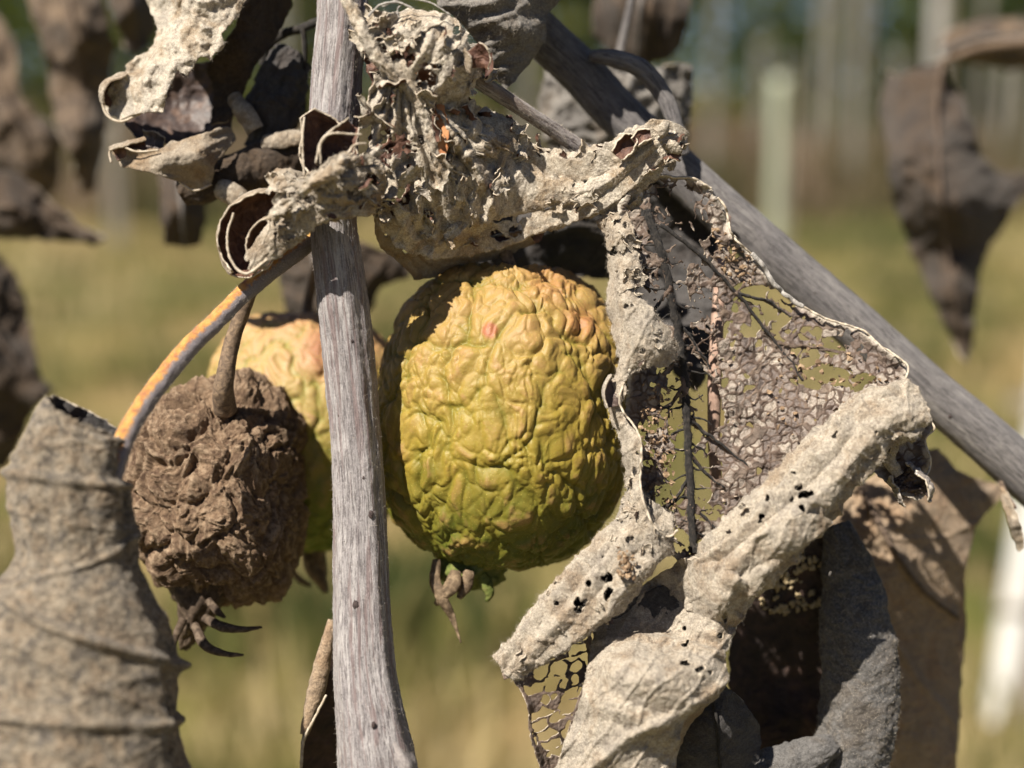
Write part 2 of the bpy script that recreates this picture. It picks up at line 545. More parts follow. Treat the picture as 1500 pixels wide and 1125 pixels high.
def sheet(name, G, keep, parent, mats, thick=0.25, attrs=None, smooth_iter=3, flip=False, minpatch=12):
    """a leaf: grid G (nu,nv,3) in world space, keep (nu-1,nv-1) the faces that stay.
    mats = [camera side, far side, cut edge]; gets real thickness (mm)."""
    nu, nv = G.shape[:2]
    idx = np.arange(nu * nv).reshape(nu, nv)
    q = np.stack([idx[:-1, :-1], idx[1:, :-1], idx[1:, 1:], idx[:-1, 1:]], -1)[keep]
    N = grid_normals(G)
    toward = (N * (CAM - G)).sum(-1)
    if np.median(toward) < 0:
        N = -N
        q = q[:, ::-1]
    if flip:
        N = -N
        q = q[:, ::-1]
    V = G.reshape(-1, 3).copy()
    N = N.reshape(-1, 3)
    # boundary edges
    e = np.concatenate([q[:, [0, 1]], q[:, [1, 2]], q[:, [2, 3]], q[:, [3, 0]]])
    key = np.sort(e, 1)
    key = key[:, 0] * (nu * nv) + key[:, 1]
    uk, first, cnt = np.unique(key, return_index=True, return_counts=True)
    be = e[first[cnt == 1]]
    if smooth_iter and len(be):
        bv = np.unique(be)
        for _ in range(smooth_iter):
            acc = np.zeros_like(V)
            c = np.zeros(len(V))
            np.add.at(acc, be[:, 0], V[be[:, 1]])
            np.add.at(acc, be[:, 1], V[be[:, 0]])
            np.add.at(c, be[:, 0], 1)
            np.add.at(c, be[:, 1], 1)
            V[bv] = 0.5 * V[bv] + 0.5 * acc[bv] / c[bv][:, None]
    used = np.unique(q)
    remap = np.full(nu * nv, -1)
    remap[used] = np.arange(len(used))
    q = remap[q]
    be = remap[be]
    V = V[used]
    N = N[used]
    n = len(V)
    th = thick * MM
    VV = np.concatenate([V + N * th / 2, V - N * th / 2])
    side = np.stack([be[:, 1], be[:, 0], be[:, 0] + n, be[:, 1] + n], -1)
    Q = np.concatenate([q, q[:, ::-1] + n, side])
    mi = np.concatenate([np.zeros(len(q)), np.ones(len(q)), np.full(len(side), 2)])
    at = {k: np.tile(a.ravel()[used], 2) for k, a in (attrs or {}).items()}
    o = mesh(name, VV, Q, mats, mi, parent, attrs=at)
    return o, V + N * th / 2, N


def face_mean(a):
    return 0.25 * (a[:-1, :-1] + a[1:, :-1] + a[1:, 1:] + a[:-1, 1:])


def in_poly(x, y, poly):
    inside = np.zeros(x.shape, bool)
    n = len(poly)
    for i in range(n):
        x0, y0 = poly[i]
        x1, y1 = poly[(i + 1) % n]
        c = ((y0 > y) != (y1 > y)) & (x < (x1 - x0) * (y - y0) / (y1 - y0 + 1e-9) + x0)
        inside ^= c
    return inside


def seg_dist(x, y, pts, closed=False):
    d = np.full(x.shape, 1e9)
    n = len(pts)
    for i in range(n if closed else n - 1):
        ax, ay = pts[i][:2]
        bx, by = pts[(i + 1) % n][:2]
        vx, vy = bx - ax, by - ay
        t = np.clip(((x - ax) * vx + (y - ay) * vy) / (vx * vx + vy * vy + 1e-9), 0, 1)
        d = np.minimum(d, np.hypot(x - ax - t * vx, y - ay - t * vy))
    return d


def rbf(ctrl, x, y):
    c = np.array(ctrl, float)
    s = 300.0

    def ph(r):
        return np.where(r > 1e-9, r * r * np.log(r + 1e-12), 0)
    A = ph(np.hypot(c[:, None, 0] - c[None, :, 0], c[:, None, 1] - c[None, :, 1]) / s)
    n = len(c)
    M = np.zeros((n + 3, n + 3))
    M[:n, :n] = A + np.eye(n) * 0.004
    M[:n, n] = M[n, :n] = 1
    M[:n, n + 1] = M[n + 1, :n] = c[:, 0] / s
    M[:n, n + 2] = M[n + 2, :n] = c[:, 1] / s
    w = np.linalg.lstsq(M, np.concatenate([c[:, 2], np.zeros(3)]), rcond=None)[0]
    out = w[n] + w[n + 1] * x / s + w[n + 2] * y / s
    for i in range(n):
        out = out + w[i] * ph(np.hypot(x - c[i, 0], y - c[i, 1]) / s)
    return out


def patch(name, poly, ctrl, parent, mats, st=1.7, wr=(), ragged=3.0, curl=0.0, curlw=14.0, veins=(), holes=None,
          thick=0.25, seed=0, attrs=None, smooth_iter=3, flip=False, veiny=None, fan=None, flat=()):
    """a leaf piece with an outline; depth from control points; crumpled, veined, ragged and holed"""
    pa = np.array(poly, float)
    x0, y0 = pa.min(0) - 8
    x1, y1 = pa.max(0) + 8
    X, Y = np.meshgrid(np.arange(x0, x1 + st, st), np.arange(y0, y1 + st, st), indexing='ij')
    xy = np.stack([X, Y, np.full_like(X, seed * 3.7)], -1)
    Xw = X + ragged * (perlin(xy / 16, seed) + 0.6 * perlin(xy / 6, seed + 1))
    Yw = Y + ragged * (perlin(xy / 16, seed + 2) + 0.6 * perlin(xy / 6, seed + 3))
    ins = in_poly(Xw, Yw, pa)
    Z = rbf(ctrl, X, Y)
    Z0 = Z.copy()
    for amp, size, kind, stretch in wr:
        q = xy
        if len(stretch) == 3:
            ca, sa = math.cos(math.radians(stretch[2])), math.sin(math.radians(stretch[2]))
            q = np.stack([xy[..., 0] * ca + xy[..., 1] * sa, -xy[..., 0] * sa + xy[..., 1] * ca, xy[..., 2]], -1)
        q = q / size / np.array([stretch[0], stretch[1], 1])
        Z = Z - amp * KIND[kind](q, seed + 11, 3, 0.4)
    if veiny:
        Z = Z - veinwork(xy * PXMM * np.array([1, 1, 0]) + np.array([seed, seed * 1.7, 0]), *veiny, seed + 70)
    for (fx, fy, k, amp) in (fan or ()):                # pleats fanning out from a point
        th = np.arctan2(Y - fy, X - fx)
        rr = np.hypot(X - fx, Y - fy)
        qf = np.stack([rr / 90, th * k, 0 * th], -1)
        Z = Z - amp * tri(qf, seed + 60) * sstep(10, 90, rr)
    for ln in flat:                                     # the sheet lies against its midrib
        Z = Z0 + (Z - Z0) * (1 - 0.9 * np.exp(-(seg_dist(X, Y, ln) / 20) ** 2))
    if curl:
        d = seg_dist(X, Y, pa, True)
        Z = Z + curl * np.exp(-(d / curlw) ** 2) * (0.4 + perlin(xy / 40, seed + 5))
    for pts, h, w in veins:
        d = seg_dist(X, Y, pts)
        Z = Z - h * np.exp(-(d / w) ** 2)
    keep = face_mean(ins.astype(float)) > 0.5
    at = {}
    if holes is not None:
        r = holes(X, Y, xy)
        if isinstance(r, tuple):
            if len(r) == 3:
                Z = Z - r[2]
            r, at = r[:2]
        keep &= face_mean(r.astype(float)) > 0.5
    G = P(X, Y, Z)
    return sheet(name, G, keep, parent, mats, thick, at, smooth_iter, flip)


def spline(ctrl, n):
    """Catmull-Rom through rows of ctrl, sampled n times by chord length"""
    c = np.array(ctrl, float)
    if len(c) == 2:
        t = np.linspace(0, 1, n)[:, None]
        return c[0] * (1 - t) + c[1] * t
    d = np.concatenate([[0], np.cumsum(np.hypot(*(np.diff(c[:, :2], axis=0).T)) + 1e-6)])
    ts = np.linspace(0, d[-1], n)
    k = np.clip(np.searchsorted(d, ts, side='right') - 1, 0, len(c) - 2)
    f = ((ts - d[k]) / (d[k + 1] - d[k]))[:, None]
    p1, p2 = c[k], c[k + 1]
    p0 = np.where((k > 0)[:, None], c[np.maximum(k - 1, 0)], 2 * p1 - p2)
    p3 = np.where((k + 2 < len(c))[:, None], c[np.minimum(k + 2, len(c) - 1)], 2 * p2 - p1)
    m1, m2 = 0.5 * (p2 - p0), 0.5 * (p3 - p1)
    return (2 * f**3 - 3 * f**2 + 1) * p1 + (f**3 - 2 * f**2 + f) * m1 + (-2 * f**3 + 3 * f**2) * p2 + (f**3 - f**2) * m2


def frames(C):
    T = np.gradient(C, axis=0)
    T /= np.linalg.norm(T, axis=1, keepdims=True) + 1e-12
    tocam = CAM - C
    tocam /= np.linalg.norm(tocam, axis=1, keepdims=True)
    Nn = tocam - T * (T * tocam).sum(1, keepdims=True)
    Nn /= np.linalg.norm(Nn, axis=1, keepdims=True) + 1e-12
    B = np.cross(T, Nn)
    return T, Nn, B


def tube(name, ctrl, parent, mat, nl=120, na=28, rough=(), squash=1.0, caps=True, attr_side=None, extra=None, seed=0):
    """ctrl rows: px, py, dz, radius in px. a=0 faces the camera"""
    s = spline(ctrl, nl)
    C = P(s[:, 0], s[:, 1], s[:, 2])
    R = np.maximum(s[:, 3], 0.2) * pxm(s[:, 2])
    T, Nn, B = frames(C)
    a = np.linspace(0, 2 * np.pi, na, endpoint=False)
    dirs = np.cos(a)[None, :, None] * Nn[:, None] * squash + np.sin(a)[None, :, None] * B[:, None]
    arc = np.concatenate([[0], np.cumsum(np.linalg.norm(np.diff(C, axis=0), axis=1))]) * 1000
    q = np.stack([np.broadcast_to(np.cos(a), (nl, na)) * R[:, None] * 1000, np.broadcast_to(np.sin(a), (nl, na)) * R[:, None] * 1000,
                  np.broadcast_to(arc[:, None], (nl, na))], -1)
    disp = np.zeros((nl, na))
    for amp, size, kind, st in rough:
        disp = disp + amp * KIND[kind](q / size / np.array([1, 1, st]), seed + 3, 3)
    if extra is not None:
        disp = disp + extra(s, a)
    V = C[:, None] + dirs * (R[:, None] + disp * MM)[..., None]
    idx = np.arange(nl * na).reshape(nl, na)
    nx = np.roll(idx, -1, 1)
    Q = np.stack([idx[:-1], nx[:-1], nx[1:], idx[1:]], -1).reshape(-1, 4)
    VV = V.reshape(-1, 3)
    tr = None
    if caps:
        VV = np.concatenate([VV, C[:1] - T[:1] * R[0] * 0.25, C[-1:] + T[-1:] * R[-1] * 0.25])
        n = nl * na
        tr = np.concatenate([np.stack([np.full(na, n), nx[0], idx[0]], -1), np.stack([np.full(na, n + 1), idx[-1], nx[-1]], -1)])
    qc = q.reshape(-1, 3)
    at = {"tubeco": np.concatenate([qc, qc[:1], qc[-1:]]) if caps else qc}
    if attr_side is not None:
        sd = (dirs * attr_side).sum(-1) * 0.5 + 0.5
        at["side"] = np.concatenate([sd.ravel(), [0.5, 0.5]]) if caps else sd.ravel()
    o = mesh(name, VV, Q, mat, None, parent, tr, at)
    return o, V.reshape(-1, 3), dirs.reshape(-1, 3)


def roll(name, ctrl, a0, a1, parent, mats, nl=160, na=110, spiral=0.0, wr=(), thick=0.28, holes=None, ragged=0.04, seed=0,
         squash=1.0, da=None, flip=False, ends=0.02, extra=None, smooth_iter=3, veiny=None):
    """a rolled leaf: an open or overlapping scroll round a path. angles in degrees, 0 faces the camera,
    90 is to the side of cross(path direction, towards camera)"""
    s = spline(ctrl, nl)
    C = P(s[:, 0], s[:, 1], s[:, 2])
    R = np.maximum(s[:, 3], 0.2) * pxm(s[:, 2])
    T, Nn, B = frames(C)
    v = np.linspace(0, 1, na)
    A = np.radians(a0 + (a1 - a0) * v)[None, :] + np.zeros((nl, 1))
    if da is not None:
        A = A + np.radians(np.interp(np.linspace(0, 1, nl), *zip(*da)))[:, None]
    rad = R[:, None] * (1 - spiral * v[None, :])
    dirs = np.cos(A)[..., None] * Nn[:, None] * squash + np.sin(A)[..., None] * B[:, None]
    arc = np.concatenate([[0], np.cumsum(np.linalg.norm(np.diff(C, axis=0), axis=1))]) * 1000
    q = np.stack([arc[:, None] + 0 * A, A * R.mean() * 1000, np.full_like(A, seed * 7.3)], -1)
    disp = np.zeros_like(A)
    for amp, size, kind, st in wr:
        disp = disp + amp * KIND[kind](q / size / np.array([st[0], st[1], 1]), seed + 3, 3)
    if veiny:
        disp = disp + veinwork(q * np.array([1, 1, 0]) + np.array([seed, 0, 0]), *veiny, seed + 70)
    U = np.broadcast_to(np.linspace(0, 1, nl)[:, None], A.shape)
    Vv = np.broadcast_to(v[None, :], A.shape)
    if extra is not None:
        disp = disp + extra(U, Vv, q)
    G = C[:, None] + dirs * (rad + disp * MM)[..., None]
    en = ragged * (perlin(q / 2.5, seed + 9) + 0.6 * perlin(q / 0.9, seed + 10))
    keep = (Vv > ragged + en) & (Vv < 1 - ragged - en) & (U > ends + en * 0.6) & (U < 1 - ends - en * 0.6)
    if ends <= 0:
        keep = (Vv > ragged + en) & (Vv < 1 - ragged - en)
    at = {}
    if holes is not None:
        r = holes(U, Vv, q)
        if isinstance(r, tuple):
            r, at = r
        keep = keep & r
    keep = face_mean(keep.astype(float)) > 0.5
    nrm = grid_normals(G)
    outward = np.median((nrm * dirs).sum(-1)) > 0
    # mats: [outer, inner, edge]; orient so that layer 0 is the outer side
    return sheet2(name, G, keep, parent, mats, thick, at, outward, smooth_iter)


def sheet2(name, G, keep, parent, mats, thick, at, outward, smooth_iter):
    N = grid_normals(G)
    toward = np.median((N * (CAM - G)).sum(-1)) >= 0       # what sheet() will decide
    return sheet(name, G, keep, parent, mats, thick, at, smooth_iter, flip=(toward != outward))


def pores(list_px, jag=0.35, seed=0):
    """torn holes at given photograph pixels: (x, y, rx, ry)"""
    def f(X, Y, xy):
        k = np.ones(X.shape, bool)
        n1 = perlin(xy / 7, seed + 21) + 0.7 * perlin(xy / 3, seed + 22)
        for (x, y, rx, ry) in list_px:
            k &= ((X - x) / rx) ** 2 + ((Y - y) / ry) ** 2 > 1 + 3.6 * jag * n1
        return k
    return f


def uv_pores(lst, seed=0, jag=0.4):
    def f(U, V, q):
        k = np.ones(U.shape, bool)
        n1 = perlin(q / 0.8, seed + 31) + 0.6 * perlin(q / 0.35, seed + 32)
        for (u, v, ru, rv) in lst:
            k &= ((U - u) / ru) ** 2 + ((V - v) / rv) ** 2 > 1 + 4.0 * jag * n1
        return k
    return f


def fuzz(name, pos, nrm, n, length, parent, mat=None, width=0.02, seed=0, lie=0.8, lying=0.6):
    """fine hairs standing on a surface"""
    r = np.random.default_rng(seed + 5)
    n2 = int(n * lying)                                  # hairs lying flat in the felt
    n = n + n2
    k = r.integers(0, len(pos), n)
    p = pos[k] + r.normal(size=(n, 3)) * 0.00004
    flat = (np.arange(n) < n2)[:, None]
    rn_ = r.normal(size=(n, 3))
    tang = rn_ - nrm[k] * (rn_ * nrm[k]).sum(1, keepdims=True)
    tang /= np.linalg.norm(tang, axis=1, keepdims=True) + 1e-9
    d = np.where(flat, tang + nrm[k] * 0.12, nrm[k] + rn_ * lie)
    d /= np.linalg.norm(d, axis=1, keepdims=True)
    p = p + np.where(flat, nrm[k] * 0.00002, 0)
    L = (length * (0.4 + 0.9 * r.random(n)) * MM)[:, None] * np.where(flat, 1.9, 1.0)
    bend = r.normal(size=(n, 3)) * np.where(flat, 0.25, 0.35)
    w = np.cross(d, CAM - p)
    w /= np.linalg.norm(w, axis=1, keepdims=True) + 1e-9
    w *= width * MM * 0.5
    V = np.stack([p - w, p + w, p + (d + bend * 0.3) * L * 0.55 + w * 0.7, p + (d + bend * 0.3) * L * 0.55 - w * 0.7, p + (d + bend) * L], 1).reshape(-1, 3)
    i = np.arange(n) * 5
    return mesh(name, V, np.stack([i, i + 1, i + 2, i + 3], -1), mat or fuzz_pale, None, parent, np.stack([i + 3, i + 2, i + 4], -1), kind="stuff")


def ellipsoid(name, c, ax, parent, mat, nu=10, nv=14, bumpy=0.0, seed=0):
    """c world, ax = three axis vectors in metres"""
    u = np.linspace(0, np.pi, nu)[:, None]
    v = np.linspace(0, 2 * np.pi, nv, endpoint=False)[None]
    d = np.stack([np.sin(u) * np.cos(v), np.sin(u) * np.sin(v), np.cos(u) + 0 * v], -1)
    k = 1 + (bumpy * perlin(d * 2.2 + seed * 5, seed) if bumpy else 0)
    V = (d * np.asarray(k)[..., None] if bumpy else d) @ np.array(ax) + c
    idx = np.arange(nu * nv).reshape(nu, nv)
    nx = np.roll(idx, -1, 1)
    Q = np.stack([idx[:-1], idx[1:], nx[1:], nx[:-1]], -1).reshape(-1, 4)
    return mesh(name, V.reshape(-1, 3), Q, mat, None, parent)


def apple(name, cpx, cpy, cdz, rx, ry, parent, mat, nth=360, nph=640, exps=2.3, wrinkle=1.0, freq=1.0, tilt=0.0, seed=0, mummy=False, blush=(), taper=0.0):
    """rx, ry in px at that distance. The axis stands upright, tilted in the picture plane by tilt degrees"""
    s = float(pxm(cdz))
    c = P(cpx, cpy, cdz)
    th = np.linspace(0.004, np.pi - 0.004, nth)[:, None]
    ph = np.linspace(0, 2 * np.pi, nph, endpoint=False)[None]
    d = np.stack([np.sin(th) * np.cos(ph), np.sin(th) * np.sin(ph), np.cos(th) + 0 * ph], -1)
    k = (np.abs(np.sin(th)) ** exps + np.abs(np.cos(th)) ** exps) ** (-1 / exps)      # superellipse profile
    base = d * k[..., None]
    wp = np.stack([perlin(d * 2.3 + 11, seed + i) for i in range(3)], -1)
    if not mummy:
        wf = 0.085 * np.stack([perlin(d * 6 + 3, seed + 40 + i) for i in range(3)], -1)
        q = d * np.array([1, 1, 0.72]) * freq + wp * 0.13 + wf * 0.7
        f1, f2, _ = worley(q * 2.5, seed, 3)
        big = 1 - np.exp(-6.5 * (f2 - f1))
        q2 = d * np.array([1, 1, 0.92]) * freq + wp * 0.07 + wf * 0.8
        g1, g2, _ = worley(q2 * 5.0 + 5, seed + 3, 3)
        mid = 0.45 * sstep(-0.05, 0.55, g2 - g1) + 0.55 * (1 - np.exp(-8 * (g2 - g1)))
        h1, h2, _ = worley(q2 * 10.0 + 9, seed + 6, 3)
        sml = 0.5 * sstep(-0.1, 0.6, h2 - h1) + 0.5 * (1 - np.exp(-7 * (h2 - h1)))
        k1, k2, _ = worley(q2 * 17.0 + 2, seed + 7, 3)
        tiny = sstep(-0.1, 0.6, k2 - k1)
        rg = fbm(q2 * np.array([1, 1, 0.7]) * 5, seed + 8, 3)
        strength = 0.25 + 0.75 * sstep(-0.25, 0.3, perlin(d * 2.4, seed + 30))
        st2 = 0.2 + 0.8 * sstep(-0.2, 0.35, perlin(d * 3.1 + 4, seed + 31))
        disp = wrinkle * (0.045 * (big - 0.75) * (0.5 + 0.5 * strength) + 0.031 * (mid - 0.65) * (0.4 + 0.6 * strength) + 0.020 * (sml - 0.6) * (0.3 + 0.7 * st2) + 0.007 * (tiny - 0.6) * st2 + 0.012 * rg)
        ridge = np.clip(0.48 * big + 0.38 * mid + 0.14 * sml, 0, 1)
        lob = 0.018 * np.cos(5 * ph + 0.6) * np.sin(th) ** 2
        disp = disp + lob
        # dimples at both ends
        disp = disp - 0.20 * np.exp(-(th / 0.23) ** 2) - 0.12 * np.exp(-((np.pi - th) / 0.22) ** 2)
    else:
        q = d * np.array([1, 1, 0.85]) + wp * 0.22
        f1, f2, _ = worley(q * 2.4, seed, 3)
        big = 1 - np.exp(-4 * (f2 - f1))
        qq = q + 0.10 * np.stack([perlin(d * 5 + 3, seed + 40 + i) for i in range(3)], -1)
        g1, g2, _ = worley(qq * 5.0 + 5, seed + 3, 3)
        mid = sstep(-0.05, 0.5, g2 - g1) * (0.5 + perlin(d * 2.6, seed + 15))
        rg = ridged(qq * 6.5, seed + 8, 2)
        rg2 = ridged(qq * 17.0, seed + 9, 3, 0.6)
        disp = 0.12 * (big - 0.7) + 0.05 * (mid - 0.6) + 0.05 * rg + 0.030 * rg2 + 0.20 * perlin(d * 1.3, seed + 12)
        ridge = np.clip(0.5 + 1.0 * rg + 0.6 * rg2 + 0.25 * (mid - 0.6), 0, 1)
        disp = disp - 0.10 * np.exp(-(th / 0.2) ** 2)
    V = base * (1 + disp[..., None])
    tp = 1 + taper * V[..., 2]
    hx, hy, hz = V[..., 0] * rx * tp, V[..., 1] * rx * tp, V[..., 2] * ry
    ct, sn = math.cos(math.radians(tilt)), math.sin(math.radians(tilt))
    X = hx * ct - hz * sn
    Zv = hx * sn + hz * ct
    Wd = c + s * (X[..., None] * RIGHT + hy[..., None] * FWD + Zv[..., None] * UP)
    bl = np.zeros(d.shape[:2])
    for (bx, by, br, bs) in blush:                      # blush spots given on the side that shows, in px from the centre
        bl = np.maximum(bl, bs * np.exp(-(((X - bx) ** 2 + (Zv + by) ** 2) / br ** 2)) * (hy < 0.4 * rx))
    hgt = np.clip(0.5 + 0.5 * Zv / ry, 0, 1)
    idx = np.arange(nth * nph).reshape(nth, nph)
    nx = np.roll(idx, -1, 1)
    Q = np.stack([idx[:-1], idx[1:], nx[1:], nx[:-1]], -1).reshape(-1, 4)
    caps = np.stack([np.full(nph, 0)], -1)
    return mesh(name, Wd.reshape(-1, 3), Q, mat, None, parent,
                attrs={"ridge": ridge, "height": hgt, "blush": bl})


def off(ctrl, dx=0, dy=0, dz=0):
    return [(a + dx, b + dy, c + dz) + tuple(r) for a, b, c, *r in ctrl]


def both(*fs):
    def f(A, B, q):
        k = np.ones(A.shape, bool)
        for g in fs:
            k &= g(A, B, q)
        return k
    return f


def specks(size_mm, amount, seed):
    """scattered worm-eaten pinholes; works on roll (mm) and patch (px) coordinates"""
    def f(A, B, q):
        qs = np.asarray(q) / size_mm
        f1, f2, i = worley(qs * np.array([1, 1, 0]), seed, 2)
        return ~((i < amount) & (f1 < 0.05 + 0.22 * (i / amount) + 0.28 * perlin(qs * np.array([2.2, 4.0, 1.0]), seed + 1)))
    return f


def tatters(pos, nrm, n, s0, s1, parent, mats, seed, lift=0.25, curlk=(0.3, 1.3)):
    """small torn flaps of leaf tissue standing off a surface, joined as one frayed layer. sizes in px"""
    r = np.random.default_rng(seed)
    nu, nv = 11, 8
    u = np.linspace(-1, 1, nu)[:, None]
    v = np.linspace(-1, 1, nv)[None]
    idx = np.arange(nu * nv).reshape(nu, nv)
    q0 = np.stack([idx[:-1, :-1], idx[1:, :-1], idx[1:, 1:], idx[:-1, 1:]], -1).reshape(-1, 4)
    VV, QQ, MI = [], [], []
    base = 0
    for j in range(n):
        k = r.integers(0, len(pos))
        c, nn = pos[k], nrm[k] / np.linalg.norm(nrm[k])
        t1 = np.cross(nn, r.normal(size=3))
        t1 /= np.linalg.norm(t1)
        t2 = np.cross(nn, t1)
        s = r.uniform(s0, s1) * PXMM * MM
        ca = r.uniform(*curlk) * r.choice([1, 1, -0.6])
        an = u * ca * 1.5
        wob = 1 + 0.5 * perlin(np.stack([u + 0 * v, v + 0 * u, np.full((nu, nv), j * 1.7)], -1) * 1.7, seed)
        x = np.where(np.abs(ca) > 0.05, np.sin(an) / (ca * 1.5), u) * wob
        z = (1 - np.cos(an)) / (abs(ca) * 1.5 + 0.05) * np.sign(ca)
        y = v * (0.35 + 0.35 * r.random()) * (1 - 0.35 * u * r.random()) * wob
        zz = z + 0.25 * perlin(np.stack([u + 0 * v, v + 0 * u, np.full((nu, nv), j * 2.3)], -1) * 2.2, seed + 1)
        X = c + nn * lift * MM * 0.5 + s * (x[..., None] * t1 + y[..., None] * t2 + zz[..., None] * nn)
        N = grid_normals(X)
        if (N * nn).sum() < 0:
            N = -N
            q = q0[:, ::-1]
        else:
            q = q0
        th = 0.10 * MM
        VV += [(X + N * th).reshape(-1, 3), (X - N * th).reshape(-1, 3)]
        m_ = nu * nv
        bd = np.concatenate([idx[:, 0], idx[-1, 1:], idx[-2::-1, -1], idx[0, -2:0:-1]])
        be = np.stack([bd, np.roll(bd, -1)], -1)
        QQ += [q + base, q[:, ::-1] + base + m_, np.stack([be[:, 0], be[:, 1], be[:, 1] + m_, be[:, 0] + m_], -1) + base]
        MI += [np.zeros(len(q)), np.ones(len(q)), np.full(len(be), 2)]
        base += 2 * m_
    return mesh("frayed_tissue", np.concatenate(VV), np.concatenate(QQ), mats, np.concatenate(MI), parent, kind="stuff")

# ================================================================ THE SETTING
random.seed(4)


def ground_material():
    m = Nodes("meadow_soil")
    big = m.noise(1500, 4, 0.6, 0.5)
    med = m.noise(260, 4, 0.65, 0.5)
    col = m.ramp(big, [(0.40, (0.04, 0.055, 0.013)), (0.5, (0.13, 0.12, 0.035)), (0.60, (0.24, 0.17, 0.075))])
    col = m.mix(m.ramp(med, [(0.42, 0.0), (0.62, 0.8)]), col, (0.20, 0.15, 0.075))
    col = m.mix(m.ramp(m.noise(420, 3, 0.6, 0.8), [(0.54, 0.0), (0.66, 0.8)]), col, (0.04, 0.056, 0.016))
    return m.finish(col, 0.95, 0.1, m.bump(m.noise(60, 4, 0.7), 40, 0.6))


gx = np.linspace(-1, 1, 121)
GX, GY = np.meshgrid(np.sign(gx) * np.abs(gx) ** 2.2 * 260, np.sign(gx) * np.abs(gx) ** 2.2 * 260, indexing='ij')
GZ = 0.03 * perlin(np.stack([GX, GY, GX * 0], -1) / 1.7, 3)
gi = np.arange(121 * 121).reshape(121, 121)
o = mesh("ground", np.stack([GX, GY, GZ], -1).reshape(-1, 3), np.stack([gi[:-1, :-1], gi[1:, :-1], gi[1:, 1:], gi[:-1, 1:]], -1).reshape(-1, 4), ground_material(), kind="structure")
o["label"] = "dry meadow ground behind the fruit"


def blades(name, n, y0, y1, h0, h1, w, stops, seed, label, power=1.0, clump=0.5):
    r = np.random.default_rng(seed)
    y = y0 + (y1 - y0) * r.random(n) ** power
    x = (r.random(n) * 2 - 1) * (0.5 * y + 0.6)
    cl = perlin(np.stack([x, y, 0 * x], -1) / clump, seed)
    ok = cl + 0.25 * r.normal(size=n) > -0.12
    x, y, cl = x[ok], y[ok], cl[ok]
    n = len(x)
    h = (h0 + (h1 - h0) * r.random(n)) * (0.8 + 0.5 * cl)
    a = r.random(n) * 6.283
    wv = np.stack([np.cos(a), np.sin(a), 0 * a], -1) * (w * (0.6 + 0.8 * r.random(n)))[:, None]
    b = np.stack([x, y, np.full(n, -0.02)], -1)
    lean = np.stack([r.normal(size=n), r.normal(size=n), 0 * a], -1) * (h * 0.28)[:, None]
    up = np.stack([0 * a, 0 * a, h], -1)
    V = np.stack([b - wv, b + wv, b + up * 0.6 + lean * 0.4 + wv * 0.7, b + up * 0.6 + lean * 0.4 - wv * 0.7, b + up + lean], 1).reshape(-1, 3)
    i = np.arange(n) * 5
    tone = np.repeat(np.clip(0.48 + 1.3 * perlin(np.stack([x, y, 0 * x], -1) / (0.10 * y[:, None] + 0.15), seed + 3) + 0.18 * r.normal(size=n), 0, 1), 5)
    m = Nodes(name + "_blade")
    mat = m.finish(m.ramp(m.attr("tone"), stops), 0.7, 0.25, None, (0.3, 0.28, 0.08), 0.25)
    o = mesh(name, V, np.stack([i, i + 1, i + 2, i + 3], -1), mat, None, None, np.stack([i + 3, i + 2, i + 4], -1), {"tone": tone}, "stuff")
    o["label"] = label
    o["category"] = "grass"
    return o


blades("grass", 26000, 1.6, 11, 0.06, 0.20, 0.006, [(0.15, (0.03, 0.046, 0.012)), (0.42, (0.13, 0.128, 0.033)), (0.62, (0.26, 0.215, 0.085)), (0.85, (0.44, 0.345, 0.185))], 5,
       "short green and straw coloured grass covering the meadow", 1.4, 0.45)
blades("dry_weeds", 16000, 10, 26, 0.25, 0.60, 0.022, [(0.2, (0.06, 0.055, 0.025)), (0.5, (0.11, 0.08, 0.052)), (0.8, (0.165, 0.115, 0.083))], 9,
       "taller brown dry weeds in front of the trees", 1.0, 1.2)


def foliage_material(name, a, b, c):
    m = Nodes(name)
    return m.finish(m.ramp(m.attr("tone"), [(0.1, a), (0.5, b), (0.9, c)]), 0.6, 0.3, None, (0.25, 0.30, 0.05), 0.3)


fol = [foliage_material("dark_foliage", (0.010, 0.02, 0.006), (0.025, 0.042, 0.012), (0.055, 0.075, 0.02)),
       foliage_material("olive_foliage", (0.025, 0.036, 0.010), (0.06, 0.07, 0.018), (0.13, 0.13, 0.035))]
trunk_mat = plain("tree_bark", (0.05, 0.04, 0.03), (0.09, 0.07, 0.05), (0.13, 0.105, 0.08), 60, bumpmm=20)
TREE_LABEL = ["dark green leafy tree at the edge of the meadow", "olive green leafy tree at the edge of the meadow"]


